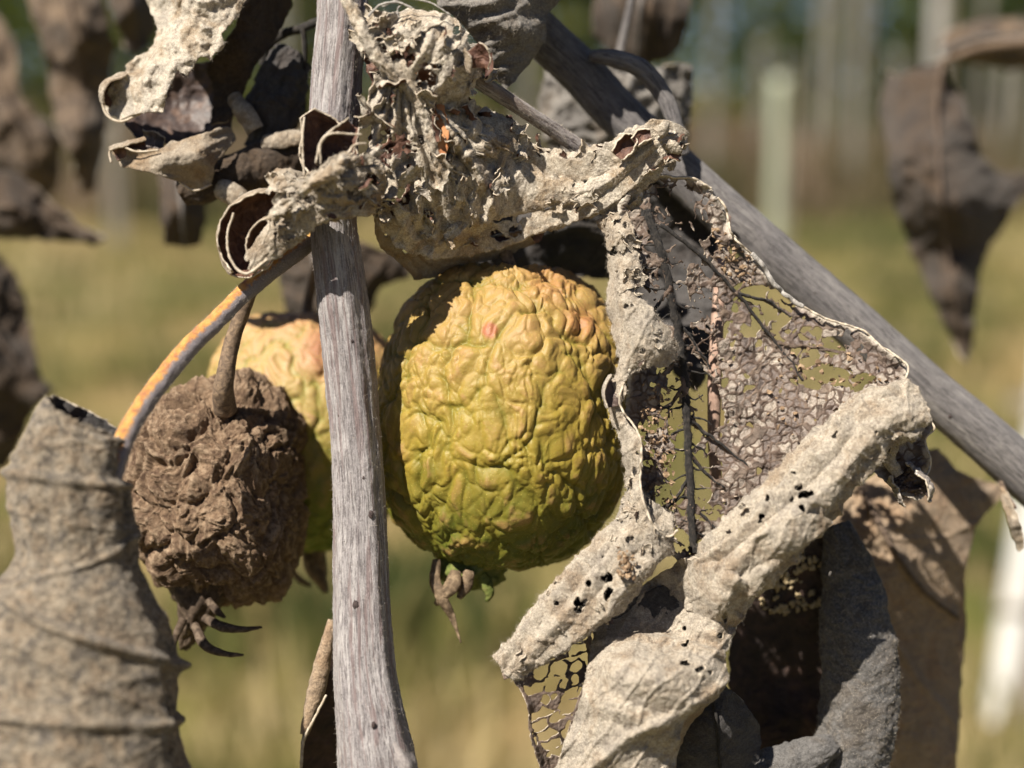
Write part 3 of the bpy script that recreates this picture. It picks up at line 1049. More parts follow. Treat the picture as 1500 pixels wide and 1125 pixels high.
def tree(x, y, h, w, kind, seed):
    r = np.random.default_rng(seed)
    t = root("leafy_tree", (x, y, 0), TREE_LABEL[kind], "tree", ["dark trees along the meadow edge", "olive trees along the meadow edge"][kind])
    # trunk with limbs
    ring = np.linspace(0, 2 * np.pi, 9, endpoint=False)
    Vs, Qs = [], []

    def limb(p0, p1, r0, r1):
        base = sum(len(v) for v in Vs)
        p0, p1 = np.array(p0, float), np.array(p1, float)
        d = (p1 - p0) / np.linalg.norm(p1 - p0)
        e = np.cross(d, [0.3, 1, 0.2])
        e /= np.linalg.norm(e)
        f = np.cross(d, e)
        k = np.linspace(0, 1, 5)
        rows = [p0 + (p1 - p0) * q + r.normal(size=3) * 0.04 * (0 < q < 1) for q in k]
        Vs.append(np.concatenate([rw + (np.cos(ring)[:, None] * e + np.sin(ring)[:, None] * f) * (r0 + (r1 - r0) * q) for rw, q in zip(rows, k)]))
        idx = np.arange(45).reshape(5, 9) + base
        nx = np.roll(idx, -1, 1)
        Qs.append(np.stack([idx[:-1], nx[:-1], nx[1:], idx[1:]], -1).reshape(-1, 4))
    limb((x, y, -0.05), (x + 0.1, y, h * 0.75), 0.16, 0.06)
    for i in range(6):
        a = r.random() * 6.283
        z0 = h * (0.2 + 0.09 * i)
        limb((x, y, z0), (x + math.cos(a) * w * 0.6, y + math.sin(a) * w * 0.6, z0 + h * 0.2), 0.06, 0.015)
    mesh("trunk", np.concatenate(Vs), np.concatenate(Qs), trunk_mat, None, t)
    # crown of leaf clumps
    nc = 46
    cc = np.stack([r.normal(size=nc) * w * 0.38, r.normal(size=nc) * w * 0.38, h * (0.06 + 0.9 * r.random(nc))], -1)
    cc[:, :2] *= (1.15 - 0.6 * np.abs(cc[:, 2:3] / h - 0.4))
    n = 2600
    k = r.integers(0, nc, n)
    p = cc[k] + r.normal(size=(n, 3)) * w * 0.13
    p[:, 2] = np.maximum(p[:, 2], 0.1)
    p += np.array([x, y, 0])
    a = r.normal(size=(n, 3))
    a /= np.linalg.norm(a, axis=1, keepdims=True)
    b = np.cross(a, r.normal(size=(n, 3)))
    b /= np.linalg.norm(b, axis=1, keepdims=True)
    s = (0.10 + 0.12 * r.random(n))[:, None]
    V = np.stack([p - a * s, p + b * s * 0.55, p + a * s, p - b * s * 0.55], 1).reshape(-1, 3)
    tone = np.repeat(np.clip(0.5 + 0.22 * r.normal(size=nc)[k] + 0.12 * r.normal(size=n), 0, 1), 4)
    mesh("crown", V, np.arange(n * 4).reshape(-1, 4), fol[kind], None, t, attrs={"tone": tone}, smooth=False)


for i in range(9):
    tree(-13.5 + i * 3.3 + random.uniform(-0.6, 0.6), 30 + random.uniform(-2, 2), random.uniform(4.5, 6), random.uniform(3.4, 4.4), [1, 0, 1, 1, 0, 1, 0, 0, 1][i], 50 + i)
for i in range(8):
    tree(-15 + i * 4.3 + random.uniform(-0.6, 0.6), 37 + random.uniform(-2, 2), random.uniform(6.5, 8), 5.2, 0, 80 + i)


def guard_material(name, a, b, c):
    m = Nodes(name)
    col = m.ramp(m.noise((40, 40, 300), 4, 0.6), [(0.3, a), (0.5, b), (0.7, c)])
    return m.finish(col, 0.5, 0.4, m.bump(m.noise((30, 30, 400), 3), 4, 0.4), b, 0.12)


guard_white = guard_material("white_tube_plastic", (0.60, 0.58, 0.54), (0.72, 0.70, 0.66), (0.80, 0.78, 0.74))
guard_pale = guard_material("off_white_tube_plastic", (0.32, 0.31, 0.28), (0.40, 0.38, 0.35), (0.46, 0.44, 0.40))
guard_grey = guard_material("weathered_tube_plastic", (0.15, 0.147, 0.127), (0.21, 0.203, 0.177), (0.26, 0.25, 0.22))
guard_green = guard_material("pale_green_tube_plastic", (0.28, 0.31, 0.22), (0.35, 0.38, 0.28), (0.42, 0.45, 0.34))
stake_mat = plain("stake_wood", (0.16, 0.13, 0.10), (0.25, 0.21, 0.16), (0.33, 0.28, 0.22), 40, bumpmm=3)


def tube_guard(x_px, dist, height, radius, mat, label, group=None, tilt=None):
    """a tree guard tube round a stake, standing on the ground"""
    x = (x_px - 750) / F * dist / math.cos(PITCH)
    t = root("tree_guard_tube", (x, dist, 0), label, "tree guard", group)
    n, nr = 28, 14
    a = np.linspace(0, 2 * np.pi, n, endpoint=False)
    zs = np.linspace(-0.03, height, nr)
    lean = np.array([random.uniform(-0.02, 0.02), random.uniform(-0.02, 0.02)])
    if tilt:
        lean = np.array(tilt)
    rows = []
    for z in zs:
        rr = radius * (1 + 0.03 * math.sin(z * 9)) * (1.10 if z == zs[-1] else 1.0)
        rows.append(np.stack([x + rr * np.cos(a) + lean[0] * z, dist + rr * np.sin(a) + lean[1] * z, np.full(n, z)], -1))
    for z, k in ((height - 0.004, 0.96), (height - 0.25, 0.94)):
        rr = radius * k
        rows.append(np.stack([x + rr * np.cos(a) + lean[0] * z, dist + rr * np.sin(a) + lean[1] * z, np.full(n, z)], -1))
    V = np.concatenate(rows)
    idx = np.arange(len(rows) * n).reshape(len(rows), n)
    nx = np.roll(idx, -1, 1)
    mesh("tube", V, np.stack([idx[:-1], nx[:-1], nx[1:], idx[1:]], -1).reshape(-1, 4), mat, None, t)
    # square stake at its side
    hs, wd = height + 0.12, 0.014
    xs = x + radius + wd + 0.002
    c = np.array([[-1, -1], [1, -1], [1, 1], [-1, 1]]) * wd
    V = np.concatenate([np.column_stack([xs + c[:, 0], dist + c[:, 1], np.full(4, z)]) for z in (-0.05, hs)])
    mesh("stake", V, [[0, 1, 5, 4], [1, 2, 6, 5], [2, 3, 7, 6], [3, 0, 4, 7], [4, 5, 6, 7]], stake_mat, None, t, smooth=False)
    for z in (height * 0.3, height * 0.85):              # cable ties
        rr = radius + 0.006
        rw = [np.stack([x + 0.012 + (rr + 0.008) * np.cos(a), dist + rr * np.sin(a), np.full(n, zz)], -1) for zz in (z, z + 0.012)]
        i2 = np.arange(2 * n).reshape(2, n)
        n2 = np.roll(i2, -1, 1)
        mesh("tie", np.concatenate(rw), np.stack([i2[:-1], n2[:-1], n2[1:], i2[1:]], -1).reshape(-1, 4), stake_mat, None, t)
    return t


tube_guard(1503, 2.15, 0.60, 0.024, guard_white, "bright white tree guard tube close behind the brown drooping leaf", None, (0.07, 0.0))
tube_guard(1127, 8.6, 1.03, 0.042, guard_green, "short pale green tree guard tube ending below the tree crowns")
GL = "thin weathered pale tree guard tube standing in the meadow"
pr = random.Random(8)
for xp, dd, hh, rr in ((1030, 14, 1.95, 0.03), (1098, 17, 1.45, 0.035), (1178, 15, 2.1, 0.03), (1199, 22, 2.5, 0.035), (1234, 12.5, 2.0, 0.033), (1288, 19, 1.35, 0.035), (1404, 21, 2.4, 0.035),
                       (1440, 16, 1.25, 0.033), (1462, 24, 1.9, 0.035), (1492, 13, 2.0, 0.03), (182, 9, 0.78, 0.03), (160, 16, 1.3, 0.03), (430, 12, 1.9, 0.035), (768, 13, 1.8, 0.035)):
    tube_guard(xp, dd, hh, rr, guard_grey, GL, "weathered tree guard tubes in the meadow")
tube_guard(1344, 10, 1.9, 0.045, guard_pale, "tall off white tree guard tube rising behind the blurred folded leaf")

# ================================================================ STEMS
def groove(s, a):
    """ridges that run along the main stem, and its swollen foot node"""
    t = s[:, 1][:, None]
    return 0.16 * np.cos(5 * a[None] + 0.4 + t / 400) + 0.10 * np.cos(9 * a[None] + t / 170)


st = root("main_stem", P(545, 1125, 2) * np.array([1, 1, 0]), "lilac grey fuzzy upright stem passing in front of the yellow apple", "stem")
foot = P(575, 1400, 2)
stem_path = [(505, -420, 2, 33), (500, -150, 1, 34), (502, 0, 0, 35), (494, 100, -0.5, 35), (488, 200, -1, 34), (487, 320, -1, 33), (498, 420, 0, 36), (512, 550, 1, 36), (524, 700, 1, 36), (529, 850, 0, 40),
             (534, 980, -2, 44), (544, 1060, -4, 50), (552, 1120, -5, 56), (556, 1180, -5, 52), (562, 1300, -5, 48), (575, 1600, -5, 48)]
_, sp, sn = tube("bark", stem_path, st, bark, nl=620, na=72, rough=((0.34, 1.5, 'r', 10), (0.18, 0.5, 'r', 8), (0.07, 0.22, 'f', 1.5)), extra=groove, seed=2)
# lower length of the same stem, out of the picture, down to the ground
lowp = P(575, 1596, -5)
Vr = []
for k, (z, r_) in enumerate(((lowp[2], 0.0055), (0.4, 0.0065), (0.1, 0.008), (-0.03, 0.010))):
    a = np.linspace(0, 2 * np.pi, 20, endpoint=False)
    Vr.append(np.stack([lowp[0] + r_ * np.cos(a) + 0.01 * k, lowp[1] + r_ * np.sin(a), np.full(20, z)], -1))
ii = np.arange(80).reshape(4, 20)
nn = np.roll(ii, -1, 1)
mesh("stem_foot", np.concatenate(Vr), np.stack([ii[:-1], nn[:-1], nn[1:], ii[1:]], -1).reshape(-1, 4), bud_mat, None, st)
fuzz("fuzz", sp, sn, 14000, 0.40, st, seed=1, lying=0.15)
# bud at the swollen node
ellipsoid("bud", P(578, 1110, -7), [RIGHT * 0.0030, FWD * 0.0030, (UP * 0.85 - RIGHT * 0.42) * 0.0060], st, bud_mat, 40, 48, 0.12, 3)
for (lx, ly, lw, lh) in ((497, 610, 3, 5), (492, 628, 2.5, 4), (498, 632, 2.5, 3.5), (505, 795, 3, 7), (543, 754, 3.5, 6), (521, 886, 4.5, 6.5), (503, 1020, 3.5, 4.5), (533, 700, 2.2, 3), (547, 1062, 3, 5), (516, 500, 2, 3), (485, 250, 2, 3)):
    s0 = spline(stem_path, 400)
    k = np.argmin(np.abs(s0[:, 1] - ly))
    cx, rr, dz = s0[k, 0], s0[k, 3], s0[k, 2]
    front = math.sqrt(max(0.05, 1 - ((lx - cx) / rr) ** 2))
    dzf = dz - rr * PXMM * front - 0.08
    ellipsoid("lenticel", P(lx, ly, dzf), [RIGHT * lw * 0.00011, FWD * 0.00022, UP * lh * 0.00011], st, lenticel_mat, 8, 12, 0.5, int(lx))

br = root("slanting_branch", P(520, -200, 14), "slate grey smooth branch slanting down behind the lacy leaf", "branch")
_, bp, bn = tube("bark", [(500, -230, 8, 30), (640, -85, 16, 31), (745, 5, 22, 32), (797, 55, 25, 33), (850, 105, 26, 33), (905, 165, 26, 33), (960, 217, 26, 32), (1040, 292, 26, 33), (1150, 388, 26, 34), (1290, 510, 26, 35),
                          (1360, 572, 26, 35), (1430, 630, 26, 36), (1500, 692, 26, 37), (1600, 780, 26, 38), (1760, 920, 28, 38)], br, bark_branch,
                 nl=420, na=48, rough=((0.10, 2.2, 'f', 3), (0.05, 0.5, 'f', 1.5)), seed=5)
fuzz("fuzz", bp, bn, 14000, 0.4, br, vein_slate, seed=2, lying=0.5)
tube("side_shoot", [(868, 82, 22, 9), (900, 86, 19, 13), (940, 102, 18, 14), (972, 140, 18, 13), (992, 190, 18, 11), (1002, 226, 19, 9)], br, bark_branch, nl=80, na=20, rough=((0.12, 1.0, 'f', 2),), seed=6)
for (lx, ly) in ((1112, 345), (1176, 408), (1195, 428), (1250, 462), (1392, 610)):
    ellipsoid("lenticel", P(lx, ly, 22.1), [RIGHT * 0.0004, FWD * 0.0002, UP * 0.00035], br, lenticel_mat, 8, 12, 0.5, lx)

tw = root("orange_twig", P(455, 345, 6), "twig painted orange on its sunlit side and grey in shade, bending down to the rolled leaf", "twig")
_, tp, tn = tube("bark", [(470, 335, 5, 15.5), (440, 362, 3, 15.5), (403, 391, 1, 14.5), (358, 429, -1, 13.5), (317, 470, -4, 13.5), (276, 510, -8, 14.5), (231, 565, -12, 14.5), (198, 613, -16, 14.5), (178, 655, -20, 14.5), (160, 720, -24, 13.5)],
                 tw, twig_orange, nl=260, na=32, rough=((0.10, 0.9, 'f', 2), (0.06, 0.3, 'f', 1)), attr_side=(UP * 0.75 - RIGHT * 0.55 - FWD * 0.35), seed=8)  # attr_side points sunward, for the painted lit colour
fuzz("fuzz", tp, tn, 4500, 0.4, tw, seed=3, lying=0.0)

pt = root("thin_petiole", P(690, 108, 2), "thin pale grey leaf stalk crossing above the horn shaped leaf lobe", "leaf stalk")
_, pp, pn = tube("stalk", [(672, 100, -2, 11), (705, 121, 0, 11.5), (750, 150, 3, 11), (812, 191, 7, 11), (868, 231, 10, 12), (905, 262, 12, 12)], pt, bark_petiole, nl=140, na=24, rough=((0.09, 0.8, 'r', 3), (0.05, 0.3, 'f', 1)), seed=9)
fuzz("fuzz", pp, pn, 3000, 0.35, pt, seed=4, lying=0.2)

pt2 = root("tan_petiole", P(1052, 330, 18), "smooth tan leaf stalk hanging behind the black midrib of the lacy leaf", "leaf stalk")
tube("stalk", [(1062, 318, 20, 9), (1056, 400, 16, 9.5), (1051, 470, 13, 9.5), (1048, 530, 11, 10), (1046, 580, 11, 10), (1046, 650, 12, 9), (1050, 720, 13, 8)], pt2, plain("tan_stalk_skin", (0.20, 0.13, 0.10), (0.33, 0.22, 0.17), (0.42, 0.30, 0.24), 1.5), nl=80, na=18, rough=((0.08, 1.0, 'f', 3),), seed=11)

# ================================================================ APPLES
ap = root("yellow_apple", P(738, 610, 20), "large wrinkled yellow green apple with pink blush beside the upright stem", "apple")
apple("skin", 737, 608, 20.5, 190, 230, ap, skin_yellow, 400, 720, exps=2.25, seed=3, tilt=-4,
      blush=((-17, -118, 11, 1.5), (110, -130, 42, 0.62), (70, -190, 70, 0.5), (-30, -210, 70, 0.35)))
cal = ellipsoid("calyx", P(690, 832, 17), [RIGHT * 0.0058, FWD * 0.005, UP * 0.0036], ap, sepal_green, 16, 24, 0.4, 5)
for i, (path, mt) in enumerate((([(640, 820, 13, 5), (638, 850, 12, 8), (650, 876, 11, 9), (664, 900, 12, 7), (671, 922, 12, 4), (676, 941, 12, 1)], sepal_dry),
                                ([(668, 838, 12, 8), (664, 858, 11, 12), (652, 872, 11, 9), (640, 884, 12, 4)], sepal_dry),
                                ([(690, 835, 12, 9), (684, 856, 12, 9), (672, 876, 12, 3)], sepal_dry),
                                ([(700, 830, 14, 7), (710, 852, 14, 9), (716, 868, 14, 7), (712, 880, 14, 3)], sepal_green),
                                ([(682, 835, 20, 6), (686, 856, 20, 5), (690, 863, 20, 2)], sepal_dry))):
    roll("sepal", path, -85, 85, cal, [mt, sepal_dry, sepal_dry], nl=46, na=18, wr=((0.25, 1.2, 'r', (1, 1)),), thick=0.22, ragged=0.02, seed=20 + i,
         da=[(0, 20 * i), (1, 90 - 50 * i)], ends=0.0)
tube("stalk", [(752, 420, 18, 12), (748, 395, 15, 10), (740, 370, 14, 9), (720, 330, 12, 9), (690, 290, 8, 9)], ap, stalk_skin, nl=50, na=16, seed=12)

ap2 = root("pale_apple", P(448, 630, 52), "pale yellow and green apple half hidden behind the upright stem", "apple")
apple("skin", 446, 630, 46, 148, 178, ap2, skin_back, 220, 380, exps=2.5, wrinkle=0.95, freq=0.8, seed=9, blush=((60, -120, 60, 0.9), (-10, -170, 60, 0.6)))
for i, path in enumerate(([(452, 795, 44, 10), (455, 830, 43, 9), (470, 850, 43, 8), (478, 868, 43, 3)], [(430, 800, 46, 4), (422, 824, 45, 3), (438, 848, 44, 4), (456, 858, 44, 2)], [(462, 800, 44, 12), (468, 826, 44, 10), (474, 846, 44, 5)])):
    roll("sepal", path, -90, 90, ap2, [sepal_dry] * 3, nl=36, na=14, wr=((0.2, 1.4, 'r', (1, 1)),), thick=0.25, ragged=0.02, seed=40 + i, ends=0.0)
tube("stalk", [(450, 470, 52, 10), (452, 440, 50, 8), (462, 400, 40, 8), (478, 360, 20, 8)], ap2, stalk_skin, nl=40, na=14, seed=13)

sepal_dark = plain("dark_dry_sepal", (0.03, 0.022, 0.016), (0.075, 0.052, 0.036), (0.16, 0.12, 0.085), 1.2)
ap3 = root("brown_apple", P(318, 722, 22), "shrunken rough brown dried apple hanging beside the pale apple", "apple")
apple("skin", 318, 722, 22, 143, 158, ap3, skin_mummy, 340, 600, exps=2.5, seed=17, mummy=True, tilt=10, taper=0.13)
tube("stalk", [(330, 600, 10, 17), (327, 572, 7, 15), (331, 545, 6, 13), (339, 505, 6, 11.5), (352, 465, 5.5, 11), (370, 420, 5, 11), (395, 385, 5, 12)], ap3, stalk_skin, nl=120, na=24, rough=((0.12, 0.9, 'r', 3),), seed=15)
roll("calyx", [(292, 862, 20, 44), (290, 885, 19, 30), (284, 908, 19, 20), (276, 930, 20, 12), (268, 948, 21, 5)], -180, 180, ap3, [sepal_dark] * 3, nl=60, na=60, wr=((0.9, 2.0, 'r', (2, 1)),), thick=0.3, ragged=0.0, seed=44, ends=0.0)
for i, path in enumerate(([(300, 905, 14, 6), (325, 918, 12, 7), (355, 922, 11, 4), (384, 919, 11, 1)], [(285, 915, 14, 6), (300, 945, 12, 7), (330, 958, 11, 4), (357, 959, 11, 1)], [(270, 905, 16, 6), (258, 930, 16, 5), (250, 955, 16, 2)], [(305, 880, 14, 6), (318, 895, 13, 5), (330, 905, 13, 1.5)])):
    roll("sepal", path, -75, 75, ap3, [sepal_dark] * 3, nl=40, na=14, wr=((0.2, 1.4, 'r', (1, 1)),), thick=0.2, ragged=0.02, seed=48 + i, ends=0.0)

# ================================================================ THE SKELETONISED LEAF (right of the apple)
lf = root("skeletonised_leaf", P(925, 290, 2), "lacy skeletonised leaf with rolled felted margins in front of the slanting branch", "leaf")
MIDRIB = [(946, 306), (954, 328), (968, 370), (978, 408), (989, 464), (998, 520), (1004, 576), (1008, 650), (1012, 730), (1016, 810)]
SIDE = [[(968, 330), (1000, 352), (1034, 382), (1079, 430), (1139, 505), (1176, 557)], [(1006, 610), (1030, 632), (1064, 656), (1100, 690)],
        [(992, 470), (1015, 500), (1040, 540)], [(1008, 660), (1030, 690), (1060, 715)], [(1010, 700), (990, 730), (965, 748)], [(1003, 560), (985, 590), (968, 600)],
        [(982, 420), (962, 448), (950, 470)], [(1012, 740), (1045, 770), (1070, 780)], [(1139, 505), (1200, 510), (1250, 520)], [(1079, 430), (1120, 440), (1160, 462)]]
OUT = [(905, 300), (930, 268), (952, 255), (985, 258), (1012, 259), (1042, 275), (1064, 307), (1071, 341), (1101, 371), (1131, 412), (1176, 449), (1213, 468), (1262, 483), (1288, 505), (1329, 535), (1325, 561), (1336, 595), (1368, 624),
       (1355, 643), (1359, 661), (1364, 679), (1355, 698), (1362, 722), (1344, 735), (1314, 722), (1280, 690), (1200, 740), (1130, 800), (1060, 850), (1000, 830), (965, 790), (930, 710), (912, 620), (925, 520), (905, 400)]
LCTRL = [(905, 300, 4), (985, 262, 5), (1064, 307, 6), (1131, 412, 8), (1213, 468, 9), (1329, 535, 4), (1365, 630, 2), (1350, 730, 2), (1000, 350, 3), (990, 480, 4), (1008, 650, 4), (1016, 810, 3), (1100, 480, 6), (1150, 600, 5),
         (1220, 600, 3), (1100, 720, 4), (930, 600, 2), (925, 450, 3), (1250, 560, 5)]


def blob(X, Y, lst):
    f = np.zeros(X.shape)
    for (x, y, rx, ry, s) in lst:
        f = np.maximum(f, s * np.exp(-(((X - x) / rx) ** 2 + ((Y - y) / ry) ** 2)))
    return f


def lace_holes(X, Y, xy):
    wx = np.stack([perlin(xy / 22, 71), perlin(xy / 22, 72), 0 * X], -1) * 7 + np.stack([perlin(xy / 8, 73), perlin(xy / 8, 74), 0 * X], -1) * 3.0
    q = xy + wx
    q = q * np.array([1, 1, 0])
    b1, b2, bid = worley(q / 30, 5, 2)
    s1, s2, sid = worley(q / 13.0, 6, 2)
    t1, t2, tid = worley(q / 6.5, 8, 2)
    eb, es, et = (b2 - b1) * 30, (s2 - s1) * 13.0, (t2 - t1) * 6.5
    pbig = blob(X, Y, [(985, 310, 55, 42, 1.0), (1010, 370, 50, 40, 1.0), (985, 430, 45, 60, 0.95), (1116, 455, 48, 32, 1.0), (988, 600, 18, 80, 0.95), (1030, 590, 26, 85, 0.9), (990, 700, 16, 60, 0.9), (1030, 700, 26, 60, 0.85),
                       (1030, 470, 40, 60, 0.75), (1215, 550, 45, 18, 0.95), (1180, 490, 30, 18, 0.6), (1225, 505, 30, 18, 0.8)])
    pmid = np.maximum(pbig * 0.9, blob(X, Y, [(1080, 520, 80, 50, 0.12), (1190, 495, 90, 40, 0.34), (1260, 550, 60, 50, 0.12), (1090, 690, 90, 70, 0.05), (950, 660, 20, 80, 0.25), (1000, 790, 40, 40, 0.5)]))
    dm = seg_dist(X, Y, MIDRIB)
    dsv = np.full(X.shape, 1e9)
    for p in SIDE:
        dsv = np.minimum(dsv, seg_dist(X, Y, p))
    edge = seg_dist(X, Y, OUT, True)
    thr = 2.4 + 1.6 * perlin(xy / 14, 77)
    gone = ((bid < pbig) & (eb > thr + 0.6)) | ((sid < pmid) & (es > np.maximum(1.3, thr * 0.62)))
    gone |= (tid < pmid * 0.30) & (et > 1.0)
    gone &= dm > 4.5
    gone &= dsv > 2.2
    gone &= edge > 5 + 3 * perlin(xy / 12, 78)
    mem = sstep(1.2, 3.2, es) * sstep(0.4, 1.8, et + 0.8)
    grey = sstep(0.1, -0.25, perlin(xy / 60, 79))
    tone = np.clip(0.2 + 0.62 * sid + 0.25 * (tid - 0.5) - 0.45 * grey - 0.5 * pbig, 0, 1)
    # matt unbroken islands
    mem = np.where(sid > 0.93, 0.15, mem) * (1 - 0.85 * np.exp(-(dm / 9) ** 2)) * (1 - 0.7 * np.exp(-(dsv / 4) ** 2))
    rimz = np.exp(-(edge / 6) ** 2)
    tone = np.clip(tone + rimz * 0.9, 0, 1)
    mem = np.clip(mem + rimz, 0, 1)
    relief = -0.16 * sstep(0.5, 3.0, es) + 0.12 * (sid - 0.5)
    return ~gone, {"mem": mem, "tone": tone}, relief


_, lp, ln = patch("blade", OUT, LCTRL, lf, [lace, inner, rim], st=1.0, wr=((0.9, 60, 'f', (1, 1)), (0.5, 22, 'r', (1, 1)), (0.07, 7, 'r', (1, 1))), ragged=2.0, curl=-2.2, curlw=12,
                  veins=[(MIDRIB, 0.8, 7)] + [(p, 0.4, 4) for p in SIDE], holes=lace_holes, thick=0.16, seed=31, smooth_iter=2)


def vein(name, pts, ctrl, r0, r1, parent, mat, lift=0.6, jit=2.0, seed=0, n=70):
    pts = np.array(spline([p + (0, 0) for p in pts], n))[:, :2]
    q = np.stack([pts[:, 0], pts[:, 1], 0 * pts[:, 0]], -1) / 18
    pts = pts + jit * np.stack([perlin(q, seed), perlin(q, seed + 1)], -1)
    z = rbf(ctrl, pts[:, 0], pts[:, 1]) - lift
    rr = np.linspace(r0, r1, n) * (1 + 0.25 * perlin(q * 3, seed + 2))
    return tube(name, np.column_stack([pts, z, rr]), parent, mat, nl=n, na=10, rough=((0.10, 0.6, 'f', 1),), seed=seed)


_, mp_, mn_ = vein("midrib", MIDRIB, LCTRL, 6.0, 5.5, lf, vein_black, 0.9, 2.5, 90, 140)
fuzz("fuzz", mp_, mn_, 1500, 0.5, lf, vein_black, 0.03, 6)
for i, p in enumerate(SIDE):
    vein("side_vein", p, LCTRL, 3.4 if i == 0 else 2.6, 1.3, lf, vein_black if i != 8 else vein_brown, 0.6, 3.0, 100 + 3 * i, 60)
# fine twiggy veinlets standing across the eaten gaps
vr = np.random.default_rng(12)
for i in range(26):
    k = 0.12 + 0.86 * i / 26
    s0 = spline([p + (0, 0) for p in MIDRIB], 100)[int(k * 99)]
    sgn = 1 if i % 2 else -1
    L = vr.uniform(22, 46)
    a = sgn * math.radians(vr.uniform(40, 85))
    pts = [(s0[0], s0[1]), (s0[0] + math.sin(a) * L * 0.5, s0[1] + math.cos(a) * L * 0.35 + vr.uniform(-5, 5)), (s0[0] + math.sin(a) * L, s0[1] + math.cos(a) * L * 0.6 + vr.uniform(-8, 8))]
    vein("veinlet", pts, LCTRL, 1.9, 0.8, lf, vein_black, 0.4, 5.0, 200 + i, 22)
# crumbs and flakes of dry tissue left on the network
fr = np.random.default_rng(21)


def flakes(name, n, region, ctrl, parent, mat, s0, s1, lift, seed, tilt=0.9):
    """torn papery crumbs joined as one crumbly layer"""
    r = np.random.default_rng(seed)
    x0, y0, x1, y1 = np.min(np.array(region)[:, 0]), np.min(np.array(region)[:, 1]), np.max(np.array(region)[:, 0]), np.max(np.array(region)[:, 1])
    x = r.uniform(x0, x1, n * 4)
    y = r.uniform(y0, y1, n * 4)
    k = in_poly(x, y, region)
    x, y = x[k][:n], y[k][:n]
    n = len(x)
    z = rbf(ctrl, x, y) - lift * (0.3 + r.random(n))
    c = P(x, y, z)
    u = RIGHT + r.normal(size=(n, 3)) * tilt
    u /= np.linalg.norm(u, axis=1, keepdims=True)
    w = np.cross(u, FWD + r.normal(size=(n, 3)) * tilt)
    w /= np.linalg.norm(w, axis=1, keepdims=True)
    nm = np.cross(u, w)
    s = (r.uniform(s0, s1, n) * PXMM * MM)[:, None]
    ang = np.linspace(0, 2 * np.pi, 6, endpoint=False)
    ring = [c + s * (np.cos(a) * u * r.uniform(0.5, 1.3, (n, 1)) + np.sin(a) * w * r.uniform(0.4, 1.0, (n, 1)) + nm * r.uniform(-0.35, 0.35, (n, 1))) for a in ang]
    V = np.stack([c + nm * s * 0.3] + ring + [c - nm * s * 0.15], 1).reshape(-1, 3)
    i = np.arange(n)[:, None] * 8
    t = []
    for j in range(6):
        t.append(np.concatenate([i, i + 1 + j, i + 1 + (j + 1) % 6], 1))
        t.append(np.concatenate([i + 7, i + 1 + (j + 1) % 6, i + 1 + j], 1))
    return mesh(name, V, None, mat, None, parent, np.concatenate(t), kind="stuff", smooth=False)


crumb_tan = plain("dry_crumbs", (0.10, 0.06, 0.035), (0.25, 0.165, 0.10), (0.46, 0.34, 0.22), 0.9, tfac=0.1)
flakes("crumbs", 100, [(1130, 520), (1230, 500), (1330, 560), (1330, 600), (1180, 650), (1120, 620)], LCTRL, lf, crumb_tan, 2.0, 7, 0.7, 3)
flakes("crumbs", 170, [(935, 560), (980, 555), (985, 660), (992, 770), (960, 770), (935, 680)], LCTRL, lf, crumb_tan, 2.0, 6.0, 1.0, 4)
flakes("crumbs", 60, [(1040, 330), (1070, 345), (1110, 385), (1100, 420), (1060, 400)], LCTRL, lf, crumb_tan, 2.0, 5.0, 0.8, 5)
flakes("crumbs", 30, [(1040, 500), (1110, 520), (1140, 650), (1100, 740), (1040, 760)], LCTRL, lf, plain("papery_crumbs", (0.20, 0.15, 0.12), (0.36, 0.28, 0.22), (0.50, 0.42, 0.33), 0.9, tfac=0.15), 1.8, 4.5, 0.35, 6, 0.5)

# pale wavy margin line of the blade
def margin(name, pts, ctrl, r, parent, mat, lift, seed, jit=1.5, n=200):
    p = spline([a + (0, 0) for a in pts], n)[:, :2]
    q = np.stack([p[:, 0], p[:, 1], 0 * p[:, 0]], -1) / 14
    z = rbf(ctrl, p[:, 0], p[:, 1]) - lift + 0.8 * perlin(q, seed)
    p = p + jit * np.stack([perlin(q, seed + 1), perlin(q, seed + 2)], -1)
    rr = r * (1 + 0.15 * perlin(q * 0.6, seed + 3))
    return tube(name, np.column_stack([p, z, rr]), parent, mat, nl=n, na=10, rough=((0.06, 0.5, 'f', 1),), seed=seed)


# rolled margin beside the apple
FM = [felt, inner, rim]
STRIP = [(872, 324), (890, 312), (915, 306), (928, 330), (932, 352), (936, 380), (943, 400), (930, 408), (934, 430), (952, 448), (976, 476), (994, 508), (990, 530), (968, 541), (945, 536), (926, 545), (914, 560), (918, 578), (908, 592), (916, 612), (934, 632), (940, 660), (939, 709), (954, 760), (982, 786), (992, 806), (960, 830), (905, 800), (893, 770),
         (908, 745), (918, 716), (914, 680), (908, 645), (896, 616), (888, 590), (888, 566), (898, 552), (908, 536), (905, 516), (893, 470), (887, 442), (893, 400), (888, 370), (884, 341)]
SCTRL = [(872, 324, 6), (915, 306, 4), (932, 352, 1), (942, 400, 0), (934, 430, -2), (976, 476, -2.5), (994, 510, -1), (968, 541, -1.5), (893, 470, 4), (887, 442, 4), (893, 400, 5), (884, 341, 6), (908, 345, -1), (915, 400, -2), (912, 440, -3), (930, 480, -5.5), (955, 515, -6), (925, 520, -4),
         (888, 566, 1), (918, 570, -3), (904, 590, -2.5), (934, 632, -4), (940, 660, -5), (939, 709, -6), (954, 760, -7), (982, 786, -6), (908, 745, 1), (916, 700, 1), (908, 645, 1), (896, 616, 1), (924, 660, -4), (928, 730, -5), (920, 790, -6), (960, 825, -6), (895, 775, 0)]
